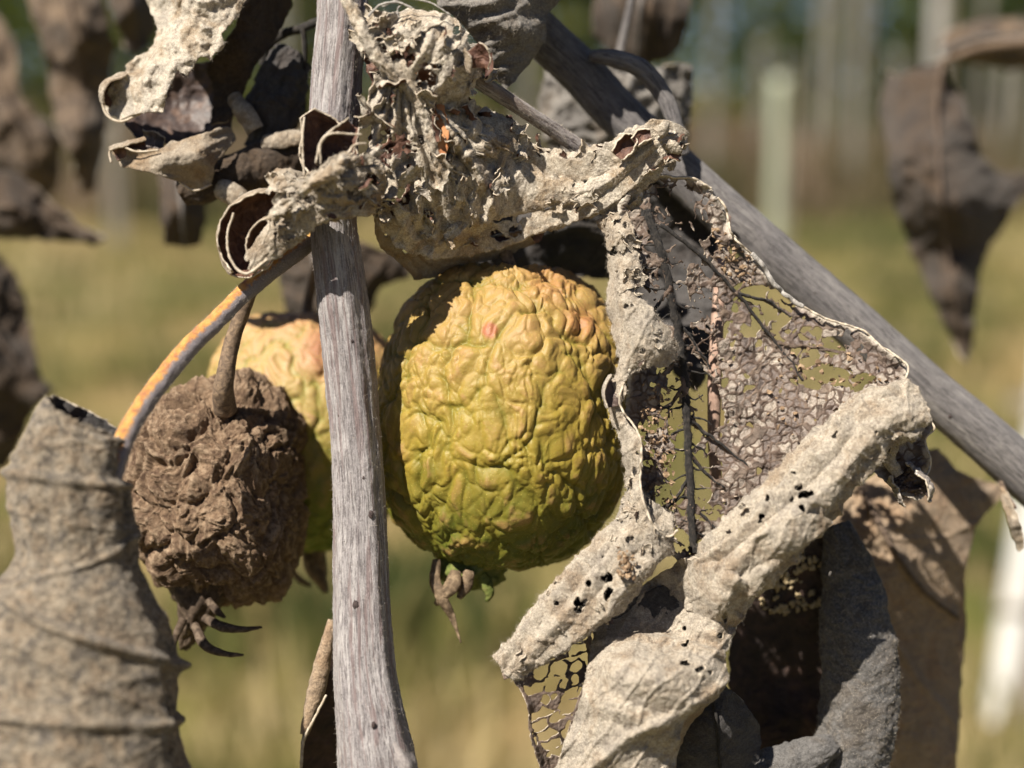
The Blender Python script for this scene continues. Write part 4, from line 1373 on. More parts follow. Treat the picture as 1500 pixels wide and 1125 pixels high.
_, rp, rn = patch("rolled_margin", STRIP, SCTRL, lf, FM,
                  st=1.05, wr=((0.7, 30, 't', (1.2, 1, 70)), (0.5, 40, 'r', (0.7, 1.4)), (0.3, 13, 'r', (1, 1)), (0.10, 4, 'f', (1, 1))), ragged=3.5, curl=1.6, curlw=7, seed=51, thick=0.22, veiny=(4.5, 0.6, 0.32),
                  holes=both(pores([(899, 369, 7, 6), (936, 403, 8, 6), (941, 514, 5, 4), (904, 400, 3, 3), (925, 448, 3, 2), (915, 330, 3, 4), (930, 690, 4, 8), (915, 765, 6, 5), (935, 780, 7, 9)], 0.5, 3), specks(16, 0.06, 61)))
fuzz("fuzz", rp, rn, 7000, 0.5, lf, seed=7)
tatters(rp, rn, 22, 6, 13, lf, FM, 31)
roll("curled_tip", [(904, 556, -2, 13), (896, 574, -3, 13), (900, 596, -3, 11)], 40, 250, lf, FM, nl=50, na=50, wr=((0.2, 1.5, 'r', (1, 1)),), seed=58, ends=0.0)
margin("margin", [(914, 560), (908, 592), (934, 632), (940, 660), (938, 709), (953, 762), (978, 786), (994, 776)], SCTRL, 1.7, lf, rim, 0.8, 330, n=120)

# rolled arm leading down to the torn tip
ARM = [(966, 742, -1, 22), (950, 768, -2, 38), (924, 806, -3.5, 47), (884, 854, -4.5, 49), (838, 894, -4.5, 44), (798, 929, -4, 37), (768, 958, -3, 29), (738, 984, -2.5, 20)]
_, rp, rn = roll("rolled_margin", ARM, -55, 335, lf, FM, nl=300, na=230,
                 wr=((1.5, 4.6, 't', (3.0, 1)), (1.1, 7.0, 'r', (1, 1)), (0.4, 2.4, 'r', (1, 1))), spiral=0.26, seed=53, ragged=0.02, squash=0.75, thick=0.2, veiny=(4.5, 0.5, 0.36),
                 holes=both(uv_pores([(0.40, 0.14, 0.022, 0.02), (0.43, 0.09, 0.02, 0.016), (0.46, 0.18, 0.012, 0.010), (0.53, 0.13, 0.016, 0.012), (0.57, 0.12, 0.016, 0.014), (0.33, 0.24, 0.012, 0.010), (0.22, 0.17, 0.015, 0.012), (0.62, 0.22, 0.01, 0.010)], 4, 0.5), lambda U, V, q: specks(2.6, 0.02, 63)(U, V, q) | (V > 0.5)), ends=0.012)
fuzz("fuzz", rp, rn, 9000, 0.55, lf, seed=9)
tatters(rp, rn, 22, 5, 11, lf, FM, 32)
# curled end of that arm
flakes("crumbs", 60, [(905, 800), (935, 815), (930, 850), (905, 845)], [(900, 800, -9), (940, 800, -9), (900, 850, -9.5), (940, 850, -9.5)], lf, crumb_tan, 2, 6, 0.6, 8)

# thick roll on the far margin
_, rp, rn = roll("rolled_margin", [(1346, 600, -3, 40), (1318, 606, -4, 44), (1285, 618, -5, 46), (1232, 668, -6, 50), (1165, 742, -7, 54), (1100, 806, -7, 57), (1062, 842, -2, 50), (1020, 880, 4, 40)], -50, 338, lf, FM, nl=380, na=260,
                 wr=((1.7, 5.0, 't', (3.5, 1)), (1.2, 8.0, 'r', (1, 1)), (0.5, 2.8, 'r', (1, 1))), spiral=0.24, seed=55, ragged=0.016, squash=0.8, thick=0.2, veiny=(5.0, 0.5, 0.42),
                 holes=both(uv_pores([(0.50, 0.17, 0.012, 0.010), (0.52, 0.14, 0.010, 0.009), (0.54, 0.16, 0.008, 0.009), (0.49, 0.12, 0.008, 0.008), (0.545, 0.11, 0.007, 0.014), (0.68, 0.08, 0.010, 0.009), (0.655, 0.19, 0.014, 0.008),
                                 (0.815, 0.09, 0.03, 0.035), (0.84, 0.12, 0.02, 0.02), (0.6, 0.22, 0.012, 0.008), (0.3, 0.21, 0.010, 0.009), (0.22, 0.1, 0.01, 0.009)], 5, 0.5), lambda U, V, q: specks(3.2, 0.018, 64)(U, V, q) | (V > 0.5)), ends=0.012)
fuzz("fuzz", rp, rn, 10000, 0.5, lf, seed=10)
tatters(rp, rn, 20, 5, 11, lf, FM, 33)
# flap folded out of the roll
patch("rolled_margin", [(1100, 790), (1150, 760), (1190, 752), (1222, 764), (1190, 792), (1150, 822), (1112, 868), (1096, 850)], [(1100, 790, -12), (1150, 760, -14), (1222, 764, -10), (1150, 822, -11), (1112, 868, -8), (1096, 850, -10), (1150, 795, -14.5)], lf, FM, st=1.4, wr=((0.5, 25, 'r', (1, 1)), (0.2, 9, 'r', (1, 1))), ragged=2.0, curl=-0.8, curlw=5, seed=59, thick=0.2, veiny=(4.0, 0.6, 0.2))
# lower fold of the leaf
BODY = [(940, 858), (1000, 818), (1050, 815), (1110, 868), (1080, 920), (1064, 957), (1068, 995), (1052, 1022), (1002, 1052), (992, 1108), (985, 1160), (800, 1160), (822, 1100), (845, 1040), (862, 975), (868, 925), (905, 890)]
BCTRL = [(940, 858, 4), (1000, 820, -2), (1050, 822, -10), (1108, 868, -8), (1080, 920, -4), (1066, 960, -6), (1066, 1000, -7), (1000, 1050, -12), (990, 1110, -8), (985, 1160, -7), (800, 1160, -3), (845, 1040, -5), (865, 970, -5), (870, 925, 2),
         (960, 930, -1), (950, 900, 3), (960, 975, -13), (920, 1060, -12.5), (1030, 980, -10), (900, 1120, -9), (1000, 880, 2), (1055, 880, -10), (940, 1020, -13.5), (910, 965, -10), (1010, 935, -3)]
_, rp, rn = patch("lower_fold", BODY, BCTRL, lf, [felt, inner, rim], st=1.5, wr=((1.6, 60, 't', (1.5, 1, 20)), (1.0, 60, 'r', (1.4, 0.8)), (0.4, 20, 'r', (1, 1)), (0.08, 5, 'f', (1, 1))), ragged=3, curl=2.5, curlw=16, thick=0.22, seed=56, veiny=(4.5, 0.7, 0.38),
                  veins=[([(866, 940), (930, 930), (1000, 940), (1062, 960)], 1.3, 6), ([(1066, 1000), (1000, 1046), (920, 1080), (860, 1130)], 1.6, 7), ([(1030, 830), (1020, 900), (1000, 960)], 0.4, 3), ([(930, 900), (950, 940), (990, 980)], 0.35, 3)],
                  holes=pores([(1003, 970, 8, 6), (1025, 980, 9, 4), (1040, 985, 5, 3), (1003, 920, 4, 5), (1008, 940, 4, 3), (1062, 905, 3, 8), (1055, 930, 3, 4), (1003, 945, 4, 2)], 0.35, 7))
fuzz("fuzz", rp, rn, 7000, 0.4, lf, seed=11)
# under side of the fold
patch("lower_fold", [(1060, 1010), (1000, 1050), (900, 1090), (850, 1160), (985, 1160), (992, 1105), (1010, 1060)], [(1060, 1010, -6), (1000, 1050, -10.5), (900, 1090, -10), (850, 1160, -6), (985, 1160, 5), (992, 1105, 1), (1010, 1060, -2)], lf, [felt_warm, inner, rim],
      st=2, wr=((0.4, 20, 'r', (1, 1)),), ragged=2.5, thick=0.3, seed=57)
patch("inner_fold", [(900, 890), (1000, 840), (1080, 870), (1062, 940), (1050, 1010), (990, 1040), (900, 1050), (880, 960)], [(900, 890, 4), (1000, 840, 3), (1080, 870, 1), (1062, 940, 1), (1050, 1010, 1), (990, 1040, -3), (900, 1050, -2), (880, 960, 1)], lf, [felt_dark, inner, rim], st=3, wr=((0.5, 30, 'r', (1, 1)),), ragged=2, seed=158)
# small net at the torn tip
TIP = [(731, 962), (764, 930), (790, 965), (825, 942), (866, 908), (866, 985), (846, 1040), (828, 1100), (812, 1140), (791, 1125), (775, 1078), (772, 1032), (750, 990), (738, 998)]
TCTRL = [(731, 962, -2), (764, 930, -1), (866, 908, 0), (850, 1000, 0), (815, 1130, 0), (772, 1040, -3), (750, 990, -3), (800, 1000, -1)]


def tip_holes(X, Y, xy):
    wx = np.stack([perlin(xy / 14, 171), perlin(xy / 14, 172), 0 * X], -1) * 4
    c, s_ = math.cos(0.55), math.sin(0.55)
    q = xy + wx
    q = np.stack([(q[..., 0] * c - q[..., 1] * s_) / 1.7, q[..., 0] * s_ + q[..., 1] * c, 0 * X], -1)
    b1, b2, bid = worley(q / 16, 15, 2)
    s1, s2, sid = worley(q / 8, 16, 2)
    edge = seg_dist(X, Y, TIP, True)
    solid = blob(X, Y, [(780, 1030, 22, 22, 1), (750, 985, 14, 14, 1.2), (800, 1125, 30, 20, 0.8)])
    gone = ((b2 - b1) * 16 > 2.8) & (bid > 0.30 + solid * 0.8) & (edge > 5)
    gone |= ((s2 - s1) * 8 > 2.2) & (sid > 0.50 + solid) & (edge > 5)
    return ~gone, {"mem": 0.25 * sstep(1, 4, (b2 - b1) * 16), "tone": 0.15 + 0.2 * bid}


patch("torn_tip", TIP, TCTRL, lf, [lace, inner, rim], st=1.0, wr=((0.5, 40, 'f', (1, 1)), (0.35, 9, 'r', (1, 1))), ragged=2, curl=-1.5, curlw=7, holes=tip_holes, thick=0.2, seed=61, smooth_iter=2)
# tattered end hanging under the far margin
roll("tattered_end", [(1316, 690, 0, 16), (1330, 705, -1, 20), (1338, 720, -1.5, 24), (1340, 733, -1, 18)], 30, 320, lf, [plain("glossy_tatter", (0.08, 0.07, 0.065), (0.2, 0.175, 0.155), (0.42, 0.37, 0.31), 1.0, 0.35, 0.5), inner, rim], nl=70, na=110, wr=((1.0, 2.2, 'r', (1, 1)), (0.3, 0.8, 'r', (1, 1))), seed=62, ragged=0.04, ends=0.0)
roll("tattered_end", [(1310, 650, -1, 10), (1304, 672, 0, 9), (1318, 694, 0, 8)], -60, 150, lf, [felt, inner, rim], nl=60, na=40, wr=((0.4, 2.0, 'r', (1, 1)),), seed=63, ragged=0.05, ends=0.0)


margin("margin", [(932, 268), (952, 256), (985, 259), (1012, 260), (1042, 276)], LCTRL, 1.9, lf, rim, 2.0, 300, n=90)
margin("margin", [(1052, 290), (1064, 307), (1071, 341), (1085, 358), (1101, 371)], LCTRL, 1.7, lf, rim, 2.0, 304, n=80)
margin("margin", [(1101, 371), (1118, 390), (1131, 412), (1150, 432), (1176, 449)], LCTRL, 3.6, lf, vein_pale, 2.0, 308, n=90)
margin("margin", [(1176, 449), (1213, 468), (1262, 483), (1288, 505), (1329, 535), (1325, 561), (1336, 595), (1368, 624), (1355, 643), (1359, 661), (1364, 679), (1355, 698)], LCTRL, 1.7, lf, rim, 2.0, 312, n=220)

# ================================================================ THE CRUMPLED LEAF (above the apple)
cl = root("crumpled_leaf", P(515, 0, -8), "crumpled pale leaf full of torn holes draped over the upright stem", "leaf")
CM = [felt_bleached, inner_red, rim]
crumple = ((2.4, 46, 't', (1.3, 1, 62)), (1.8, 30, 't', (1.2, 1, 118)), (1.0, 26, 'r', (1, 1)), (0.28, 11, 'r', (1, 1)))
# top lump
_, rp, rn = patch("lobe", [(521, 38), (530, 25), (560, 20), (604, 12), (649, 20), (680, 40), (694, 64), (708, 74), (716, 92), (706, 112), (694, 122), (688, 150), (650, 160), (610, 150), (585, 128), (560, 100), (538, 78)],
                  [(521, 38, -6), (604, 12, -5), (690, 60, -4), (712, 95, -2), (690, 150, -2), (600, 140, -7), (545, 80, -8), (600, 60, -9), (655, 60, -9), (660, 105, -9), (610, 105, -8)], cl, CM, st=1.2, wr=crumple, ragged=5, curl=3, curlw=10, thick=0.18, veiny=(4.0, 0.6, 0.2), flat=([(521, 34), (545, 72), (562, 95), (600, 128)],),
                  holes=pores([(545, 48, 9, 8), (565, 50, 11, 7), (558, 72, 11, 8), (588, 80, 14, 9), (602, 88, 8, 10), (622, 118, 13, 26), (668, 42, 7, 8), (640, 96, 9, 4), (690, 60, 5, 9), (606, 58, 5, 4)], 0.45, 3), seed=71)
fuzz("fuzz", rp, rn, 3500, 0.45, cl, seed=12)
tatters(rp, rn, 18, 12, 26, cl, CM, 34, 1.0, (0.4, 1.2))
# russet inside seen through the tear
patch("lobe", [(600, 80), (640, 85), (650, 150), (660, 190), (655, 235), (640, 230), (620, 150)], [(600, 80, -3), (640, 85, -3), (660, 190, -5), (640, 230, -5), (620, 150, -4)], cl,
      [plain("russet_blade", (0.30, 0.11, 0.045), (0.45, 0.19, 0.08), (0.56, 0.28, 0.13), 3, tfac=0.2), inner_red, rim], st=2, wr=((0.4, 20, 'r', (1, 1)),), ragged=2, seed=72)
roll("curled_edge", [(690, 68, -9, 14), (700, 84, -9, 18), (700, 104, -8, 16)], 20, 260, cl, [felt_warm, inner_red, rim], nl=60, na=60, wr=((0.4, 2.0, 'r', (1, 1)),), seed=73, ends=0.0)
# wispy rim at the very top
for i, p in enumerate(([(540, 24, -9, 2), (556, 8, -9, 1.8), (580, 3, -9, 1.6), (604, 12, -9, 1.5)], [(560, 10, -8, 1.4), (590, -2, -8, 1.5), (630, 4, -8, 1.2), (660, 22, -8, 1)], [(590, 4, -8.5, 1), (582, 14, -9, 1), (584, 26, -9, 1)])):
    tube("side_vein", p, cl, vein_pale, nl=50, na=8, rough=((0.1, 0.6, 'f', 1),), seed=400 + i)
# middle drape
DR = [(548, 108), (575, 105), (600, 128), (640, 148), (700, 172), (748, 208), (740, 300), (700, 350), (650, 380), (600, 372), (560, 340), (545, 312), (520, 300), (508, 272), (528, 240), (545, 200), (536, 160)]
DCTRL = [(548, 108, -8), (600, 128, -6), (700, 172, 0), (748, 208, 3), (740, 300, 3), (650, 380, 7), (560, 340, 0), (510, 275, -7), (540, 160, -8), (600, 180, -5), (640, 230, -4), (590, 250, -4), (690, 260, 0), (620, 310, 0), (560, 210, -7), (545, 285, -6)]
_, rp, rn = patch("lobe", DR, DCTRL, cl, CM, st=1.1, wr=crumple, ragged=5, curl=2.5, curlw=10, thick=0.18, veiny=(4.0, 0.6, 0.2), fan=((592, 40, 5.5, 3.0),), flat=([(562, 95), (596, 124), (619, 160), (634, 209), (644, 250), (653, 292)],), veins=[([(540, 160), (600, 190), (640, 240)], 0.5, 4), ([(700, 172), (690, 230), (720, 300)], 0.8, 6), ([(640, 150), (660, 200), (655, 290)], 0.8, 7)],
                  holes=pores([(565, 191, 7, 8), (582, 214, 22, 17), (560, 230, 8, 7), (545, 262, 16, 11), (567, 258, 9, 15), (588, 282, 12, 16), (575, 292, 10, 8), (612, 140, 8, 4), (640, 178, 6, 10), (676, 310, 3, 7), (655, 215, 7, 14), (618, 205, 5, 9), (575, 310, 6, 6), (600, 250, 5, 9)], 0.5, 5), seed=74)
fuzz("fuzz", rp, rn, 5500, 0.45, cl, seed=13)
tatters(rp, rn, 34, 12, 30, cl, CM, 35, 1.0, (0.4, 1.2))
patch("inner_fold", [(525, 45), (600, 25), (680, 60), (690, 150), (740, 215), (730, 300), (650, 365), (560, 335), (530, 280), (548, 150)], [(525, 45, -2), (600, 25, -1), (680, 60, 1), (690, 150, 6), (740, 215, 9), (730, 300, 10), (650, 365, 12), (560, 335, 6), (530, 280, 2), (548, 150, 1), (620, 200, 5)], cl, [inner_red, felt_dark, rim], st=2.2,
      wr=((1.6, 40, 'r', (1, 1)), (0.5, 14, 'r', (1, 1))), ragged=5, seed=78, holes=pores([(575, 275, 16, 22), (560, 200, 8, 12), (700, 165, 12, 8)], 0.4, 12))
# bottom flap
_, rp, rn = patch("lobe", [(545, 318), (590, 322), (650, 330), (720, 345), (800, 330), (790, 352), (735, 377), (693, 386), (660, 398), (625, 410), (606, 408), (586, 384), (556, 360)],
                  [(545, 318, 0), (650, 330, 4), (800, 330, 11), (735, 377, 14), (660, 398, 15), (606, 408, 13), (560, 360, 8), (640, 365, 8)], cl, [felt_warm, inner_red, rim], st=1.2,
                  wr=((1.0, 50, 'r', (1, 1)), (0.5, 18, 'r', (1, 1)), (0.2, 7, 'r', (1, 1))), ragged=3, curl=1.5, curlw=8, holes=pores([(593, 342, 8, 8), (614, 354, 5, 4), (625, 331, 7, 4), (594, 368, 5, 3), (680, 344, 14, 7), (648, 360, 3, 5), (566, 345, 3, 4), (590, 395, 6, 3)], 0.35, 9), seed=75)
# horn shaped lobe pointing past the apple
HORN = [(640, 258, 7, 112), (700, 268, 8, 94), (760, 282, 9, 70), (815, 284, 8, 52), (865, 272, 5.5, 42), (905, 250, 4, 35), (940, 226, 2, 29), (968, 208, 1, 20), (988, 203, 1, 11), (996, 208, 2, 6)]
_, rp, rn = roll("lobe", HORN, -118, 95, cl, CM, nl=380, na=230, thick=0.18, veiny=(4.0, 0.5, 0.22), wr=((2.6, 5.5, 't', (2.2, 1)), (1.4, 8.0, 'r', (1, 1)), (0.8, 3.4, 'r', (1, 1)), (0.16, 1.2, 'r', (1, 1)), (0.06, 0.4, 'f', (1, 1))), squash=0.5, ragged=0.03, seed=76, ends=0.0,
                 holes=uv_pores([(0.20, 0.74, 0.02, 0.02), (0.30, 0.72, 0.05, 0.018), (0.36, 0.70, 0.03, 0.012), (0.33, 0.77, 0.02, 0.02), (0.44, 0.66, 0.03, 0.010), (0.27, 0.82, 0.03, 0.02), (0.16, 0.66, 0.008, 0.03), (0.40, 0.30, 0.012, 0.012), (0.52, 0.42, 0.012, 0.014),
                                 (0.12, 0.30, 0.018, 0.02), (0.08, 0.40, 0.012, 0.03), (0.60, 0.5, 0.006, 0.02), (0.62, 0.28, 0.012, 0.012), (0.50, 0.62, 0.012, 0.012)], 6, 0.5))
fuzz("fuzz", rp, rn, 8000, 0.45, cl, seed=14)
tatters(rp, rn, 26, 9, 22, cl, CM, 36, 0.8, (0.4, 1.2))
for i, (p, a0, a1) in enumerate((([(905, 228, -1, 10), (918, 212, -1, 14), (926, 204, -2, 9)], 60, 260), ([(930, 208, -2, 8), (942, 198, -2, 11), (954, 196, -2, 7)], 40, 250), ([(962, 196, -2, 9), (972, 188, -2, 7), (976, 178, -2, 3)], -120, 120),
                                 ([(978, 208, -1, 8), (990, 214, -1, 10), (998, 222, -1, 5)], -40, 180))):
    roll("curled_edge", p, a0, a1, cl, [felt, inner_red, rim], nl=46, na=44, wr=((0.3, 1.5, 'r', (1, 1)),), seed=420 + i, ends=0.0)
# midrib and its strands
_, rp, rn = tube("midrib", [(500, -30, -6, 7), (509, 0, -7.5, 7.5), (529, 41, -9, 7.5), (545, 72, -9.3, 7.5), (562, 95, -9, 7.5), (596, 124, -7.2, 7.5), (619, 160, -6.0, 7), (634, 209, -5.0, 7), (644, 250, -3.8, 6), (653, 292, -1.6, 4), (656, 318, 0.5, 2)], cl, felt_bleached, nl=260, na=26,
                 rough=((0.55, 1.0, 'r', 6), (0.35, 0.7, 'f', 1.5), (0.12, 0.35, 'f', 2)), seed=17)
fuzz("fuzz", rp, rn, 4000, 0.55, cl, seed=15)
for i, p in enumerate(([(605, 135), (606, 180), (612, 215), (624, 255), (620, 300), (614, 325)], [(622, 165), (660, 182), (700, 195), (750, 225)], [(634, 205), (650, 240), (690, 260)], [(640, 225), (680, 290), (700, 330)])):
    vein("side_vein", p, DCTRL, 3.4, 1.5, cl, felt_bleached, 0.8, 3.0, 430 + 3 * i, 80)
# cupped lobes on the other side of the stem
roll("lobe", [(450, 166, -9, 10), (470, 196, -8, 32), (482, 228, -8, 40), (490, 262, -9, 30)], 75, 268, cl, [felt, inner_red, rim], nl=110, na=110, wr=((0.6, 4.0, 'r', (1, 1)), (0.15, 1.0, 'r', (1, 1))), seed=81, ragged=0.03, ends=0.0)
roll("lobe", [(520, 180, -11, 10), (508, 200, -12, 20), (492, 222, -12, 26), (478, 248, -12, 18)], 60, 250, cl, [felt, inner_red, rim], nl=80, na=80, wr=((0.4, 3.0, 'r', (1, 1)),), seed=82, ends=0.0)
LEFTC = [(330, 355, -8), (345, 312, -8), (400, 258, -9), (440, 285, -13), (500, 230, -13), (560, 250, -10), (552, 312, -7), (465, 320, -9), (365, 402, -9), (440, 355, -8), (500, 275, -14), (400, 330, -11)]
_, rp, rn = patch("lobe", [(400, 262), (418, 255), (442, 262), (470, 240), (500, 222), (535, 226), (560, 240), (566, 275), (553, 308), (520, 312), (500, 320), (466, 322), (442, 352), (418, 366), (404, 352), (412, 320), (396, 318), (410, 290)], LEFTC, cl, [felt_warm, inner_red, rim], st=1.2, wr=((2.4, 40, 'r', (1.3, 0.7)), (1.2, 18, 'r', (1, 1)), (0.3, 8, 'r', (1, 1))),
                  ragged=6, curl=3, curlw=9, seed=83, holes=pores([(452, 292, 12, 7), (520, 285, 14, 9), (490, 300, 10, 6), (428, 330, 8, 10), (545, 262, 12, 9), (470, 262, 6, 4)], 0.5, 15))
fuzz("fuzz", rp, rn, 3000, 0.5, cl, seed=16)
tatters(rp, rn, 26, 7, 18, cl, CM, 37)
patch("lobe", [(434, 282), (450, 262), (478, 244), (503, 224), (512, 232), (506, 252), (486, 266), (462, 274), (446, 290)], off(LEFTC, 0, 0, -3.0), cl, CM, st=1.1, wr=((0.9, 18, 'r', (1.4, 0.7)), (0.25, 7, 'r', (1, 1))), ragged=4, curl=2.5, curlw=6, seed=88)
patch("lobe", [(390, 324), (398, 308), (414, 292), (430, 286), (434, 296), (420, 308), (404, 322)], off(LEFTC, 0, 0, -3.0), cl, CM, st=1.1, wr=((0.7, 14, 'r', (1, 1)),), ragged=3, curl=2, curlw=6, seed=89)
roll("lobe", [(548, 292, -8, 18), (505, 300, -10, 18), (462, 308, -10, 20), (425, 336, -9, 22), (392, 366, -9, 16), (366, 396, -9, 8)], -80, 150, cl, [felt, inner_red, rim], nl=200, na=90, wr=((1.2, 3.5, 'r', (1.6, 1)), (0.5, 1.4, 'r', (1, 1))), seed=84, ragged=0.10, ends=0.02, squash=0.6,
     holes=uv_pores([(0.2, 0.3, 0.05, 0.08), (0.45, 0.6, 0.04, 0.08), (0.7, 0.4, 0.03, 0.08), (0.33, 0.8, 0.05, 0.1)], 9, 0.5))
roll("lobe", [(408, 300, -7, 24), (385, 320, -5, 42), (368, 348, -5, 46), (358, 378, -5, 36), (354, 400, -6, 16)], 70, 265, cl, [felt_warm, inner_red, rim], nl=130, na=130, wr=((0.7, 5.0, 'r', (1, 1)), (0.2, 1.2, 'r', (1, 1))), seed=85, ragged=0.04, ends=0.0)
roll("lobe", [(412, 322, -10, 12), (392, 340, -8, 20), (384, 362, -8, 22), (376, 386, -8, 12)], 70, 240, cl, [felt_warm, inner_red, rim], nl=80, na=70, wr=((0.5, 3.0, 'r', (1, 1)),), seed=86, ragged=0.04, ends=0.0)
roll("lobe", [(402, 258, -8, 8), (418, 264, -9, 16), (440, 270, -8, 14)], -130, 60, cl, [felt_warm, inner_red, rim], nl=70, na=70, wr=((0.8, 2.5, 'r', (1, 1)),), seed=87, ragged=0.08, ends=0.0)
for i, p in enumerate(([(446, 172, -11, 1.6), (443, 200, -12, 1.5), (444, 235, -12, 1.6), (446, 258, -12, 1.4)], [(470, 240, -14, 1.6), (470, 210, -15, 1.7), (486, 196, -15, 1.6), (530, 197, -14, 1.5)], [(510, 224, -14, 2), (520, 212, -14, 2), (536, 210, -13, 1.6)],
                       [(342, 312, -10, 1.8), (333, 345, -10, 1.7), (338, 380, -10, 1.9), (360, 401, -10, 2.2), (392, 380, -10, 1.8)], [(392, 318, -12, 1.7), (394, 334, -12, 1.6), (384, 358, -12, 1.5)])):
    tube("margin", p, cl, rim, nl=60, na=8, rough=((0.08, 0.6, 'f', 1),), seed=440 + i)

# ================================================================ OTHER DRY LEAVES
def veinset(mid, n, L, ang=50, seed=0):
    """side veins leaving a midrib polyline, in px"""
    r = np.random.default_rng(seed)
    s0 = spline([p + (0, 0) for p in mid], 60)[:, :2]
    out = []
    for i in range(n):
        k = int(6 + 46 * i / n)
        d = s0[k + 3] - s0[k]
        d /= np.hypot(*d)
        for sg in (-1, 1):
            a = math.radians(ang + r.uniform(-8, 8)) * sg
            e = np.array([d[0] * math.cos(a) - d[1] * math.sin(a), d[0] * math.sin(a) + d[1] * math.cos(a)])
            out.append([tuple(s0[k]), tuple(s0[k] + e * L * 0.5 + d * L * 0.03), tuple(s0[k] + e * L + d * L * 0.16)])
    return out


# --- rolled leaf close to the camera, lower left
rl = root("rolled_leaf", P(115, 1160, -22), "grey rolled leaf with raised veins standing below the orange twig", "leaf")
RL = [(124, 604, -20, 52), (112, 632, -20, 64), (104, 700, -21, 74), (106, 760, -21, 75), (110, 830, -21, 80), (106, 905, -22, 112), (108, 990, -23, 130), (112, 1080, -24, 136), (118, 1180, -24, 150), (128, 1290, -24, 170)]


def rl_veins(U, V, q):
    px = np.interp(U, np.linspace(0, 1, 60), spline(RL, 60)[:, 1])
    ang = -np.sin(np.radians(330 - 382 * V))             # -1 on one flank, 1 on the other
    d = 0
    for (y0, slope, h, w) in ((704, 8, 1.1, 6), (925, 64, 1.7, 8), (1048, 22, 1.1, 7), (828, -38, 0.6, 5), (1150, 40, 0.8, 8), (985, 90, 0.5, 6), (655, -20, 0.35, 5), (760, 25, 0.3, 5), (1085, 60, 0.4, 5)):
        d = d + h * np.exp(-((px - y0 - slope * ang) / w) ** 2)
    # the roll swells below each vein
    return d + 0.9 * np.tanh((px - 712) / 9) * 0.35


_, rp, rn = roll("blade", RL, 330, -52, rl, [felt_net, felt_dark, rim], nl=420, na=260, wr=((1.6, 9.0, 't', (3, 1)), (1.2, 14.0, 'f', (1, 1)), (0.35, 3.5, 'r', (1, 1)), (0.08, 1.1, 'r', (1, 1))), extra=rl_veins, spiral=-0.16, ragged=0.008, seed=91, ends=0.006, thick=0.25, squash=0.9, veiny=(7.0, 0.3, 0.14))
fuzz("fuzz", rp, rn, 6000, 0.4, rl, seed=20)


# --- curled leaf, upper left
ul = root("curled_leaf", P(330, -40, 22), "pale leaf curled into open scrolls above the brown apple", "leaf")
UM = [felt_bleached, inner, rim]
_, rp, rn = patch("blade", [(200, -60), (214, 0), (229, 40), (226, 68), (205, 80), (187, 92), (183, 112), (166, 122), (152, 140), (156, 168), (176, 178), (209, 164), (239, 166), (244, 140), (261, 102), (276, 113), (294, 80), (308, 88), (327, 66), (326, 48), (346, 30), (362, -10), (370, -60)],
                  [(200, -60, 20), (229, 40, 18), (187, 92, 17), (152, 140, 18), (176, 178, 16), (209, 164, 11), (239, 160, 11), (261, 102, 9), (294, 80, 8), (327, 66, 9), (346, 30, 10), (370, -60, 12), (270, 0, 10), (250, 60, 10), (215, 120, 11), (300, -30, 8)], ul, UM, st=1.5,
                  wr=((2.0, 60, 'r', (1, 1)), (0.9, 24, 'r', (1, 1)), (0.2, 8, 'r', (1, 1))), ragged=3.5, curl=-2.0, curlw=9, seed=101, veins=[([(280, -60), (262, 0), (240, 60), (215, 120)], 0.7, 5), ([(262, 0), (300, 40)], 0.4, 4), ([(250, 50), (275, 90)], 0.4, 4)])
fuzz("fuzz", rp, rn, 2500, 0.45, ul, seed=21)
roll("scroll", [(196, 122, 15, 20), (176, 142, 14, 30), (166, 160, 14, 20)], 40, 300, ul, [felt, inner_red, rim], nl=80, na=90, wr=((0.5, 3.0, 'r', (1, 1)),), seed=102, ragged=0.02, ends=0.0)
patch("blade", [(350, 10), (390, -40), (430, -40), (428, 8), (404, 56), (374, 94), (348, 162), (330, 180), (308, 184), (312, 130), (300, 100), (322, 70), (345, 38)],
      [(350, 10, 15), (428, 0, 24), (404, 56, 24), (374, 94, 22), (348, 162, 20), (308, 184, 20), (312, 130, 22), (322, 70, 18), (360, 80, 17)], ul, [felt_umber, felt_dark, rim], st=2, wr=((0.8, 40, 'r', (1, 1)), (0.3, 14, 'r', (1, 1))), ragged=2, seed=103)
patch("blade", [(240, 90), (320, 90), (350, 130), (340, 190), (280, 215), (200, 205), (180, 180), (230, 150)], [(240, 90, 24), (320, 90, 25), (345, 160, 26), (260, 210, 22), (190, 190, 20), (260, 150, 28)], ul, [inner, felt_dark, rim], st=2.5, wr=((0.8, 30, 'r', (1, 1)),), ragged=2, seed=104)
_, rp, rn = patch("blade", [(163, 222), (180, 214), (205, 220), (240, 218), (250, 205), (262, 208), (284, 198), (336, 184), (348, 203), (316, 238), (310, 268), (288, 279), (262, 266), (210, 251), (178, 244)],
                  [(163, 222, 15), (205, 216, 13), (250, 206, 14), (336, 184, 17), (348, 203, 19), (310, 265, 16), (262, 266, 15), (178, 244, 14), (240, 240, 9), (290, 230, 10)], ul, [felt_warm, inner, rim], st=1.6, wr=((0.5, 30, 'r', (1, 1)), (0.2, 10, 'r', (1, 1))), ragged=2, curl=-1.2, curlw=6, seed=105,
                  veins=[([(336, 200), (280, 225), (200, 238)], 0.4, 4)])
roll("scroll", [(200, 200, 16, 12), (216, 206, 14, 18), (236, 212, 14, 14)], 60, 250, ul, [felt, inner, rim], nl=60, na=60, wr=((0.4, 2.0, 'r', (1, 1)),), seed=106, ends=0.0)
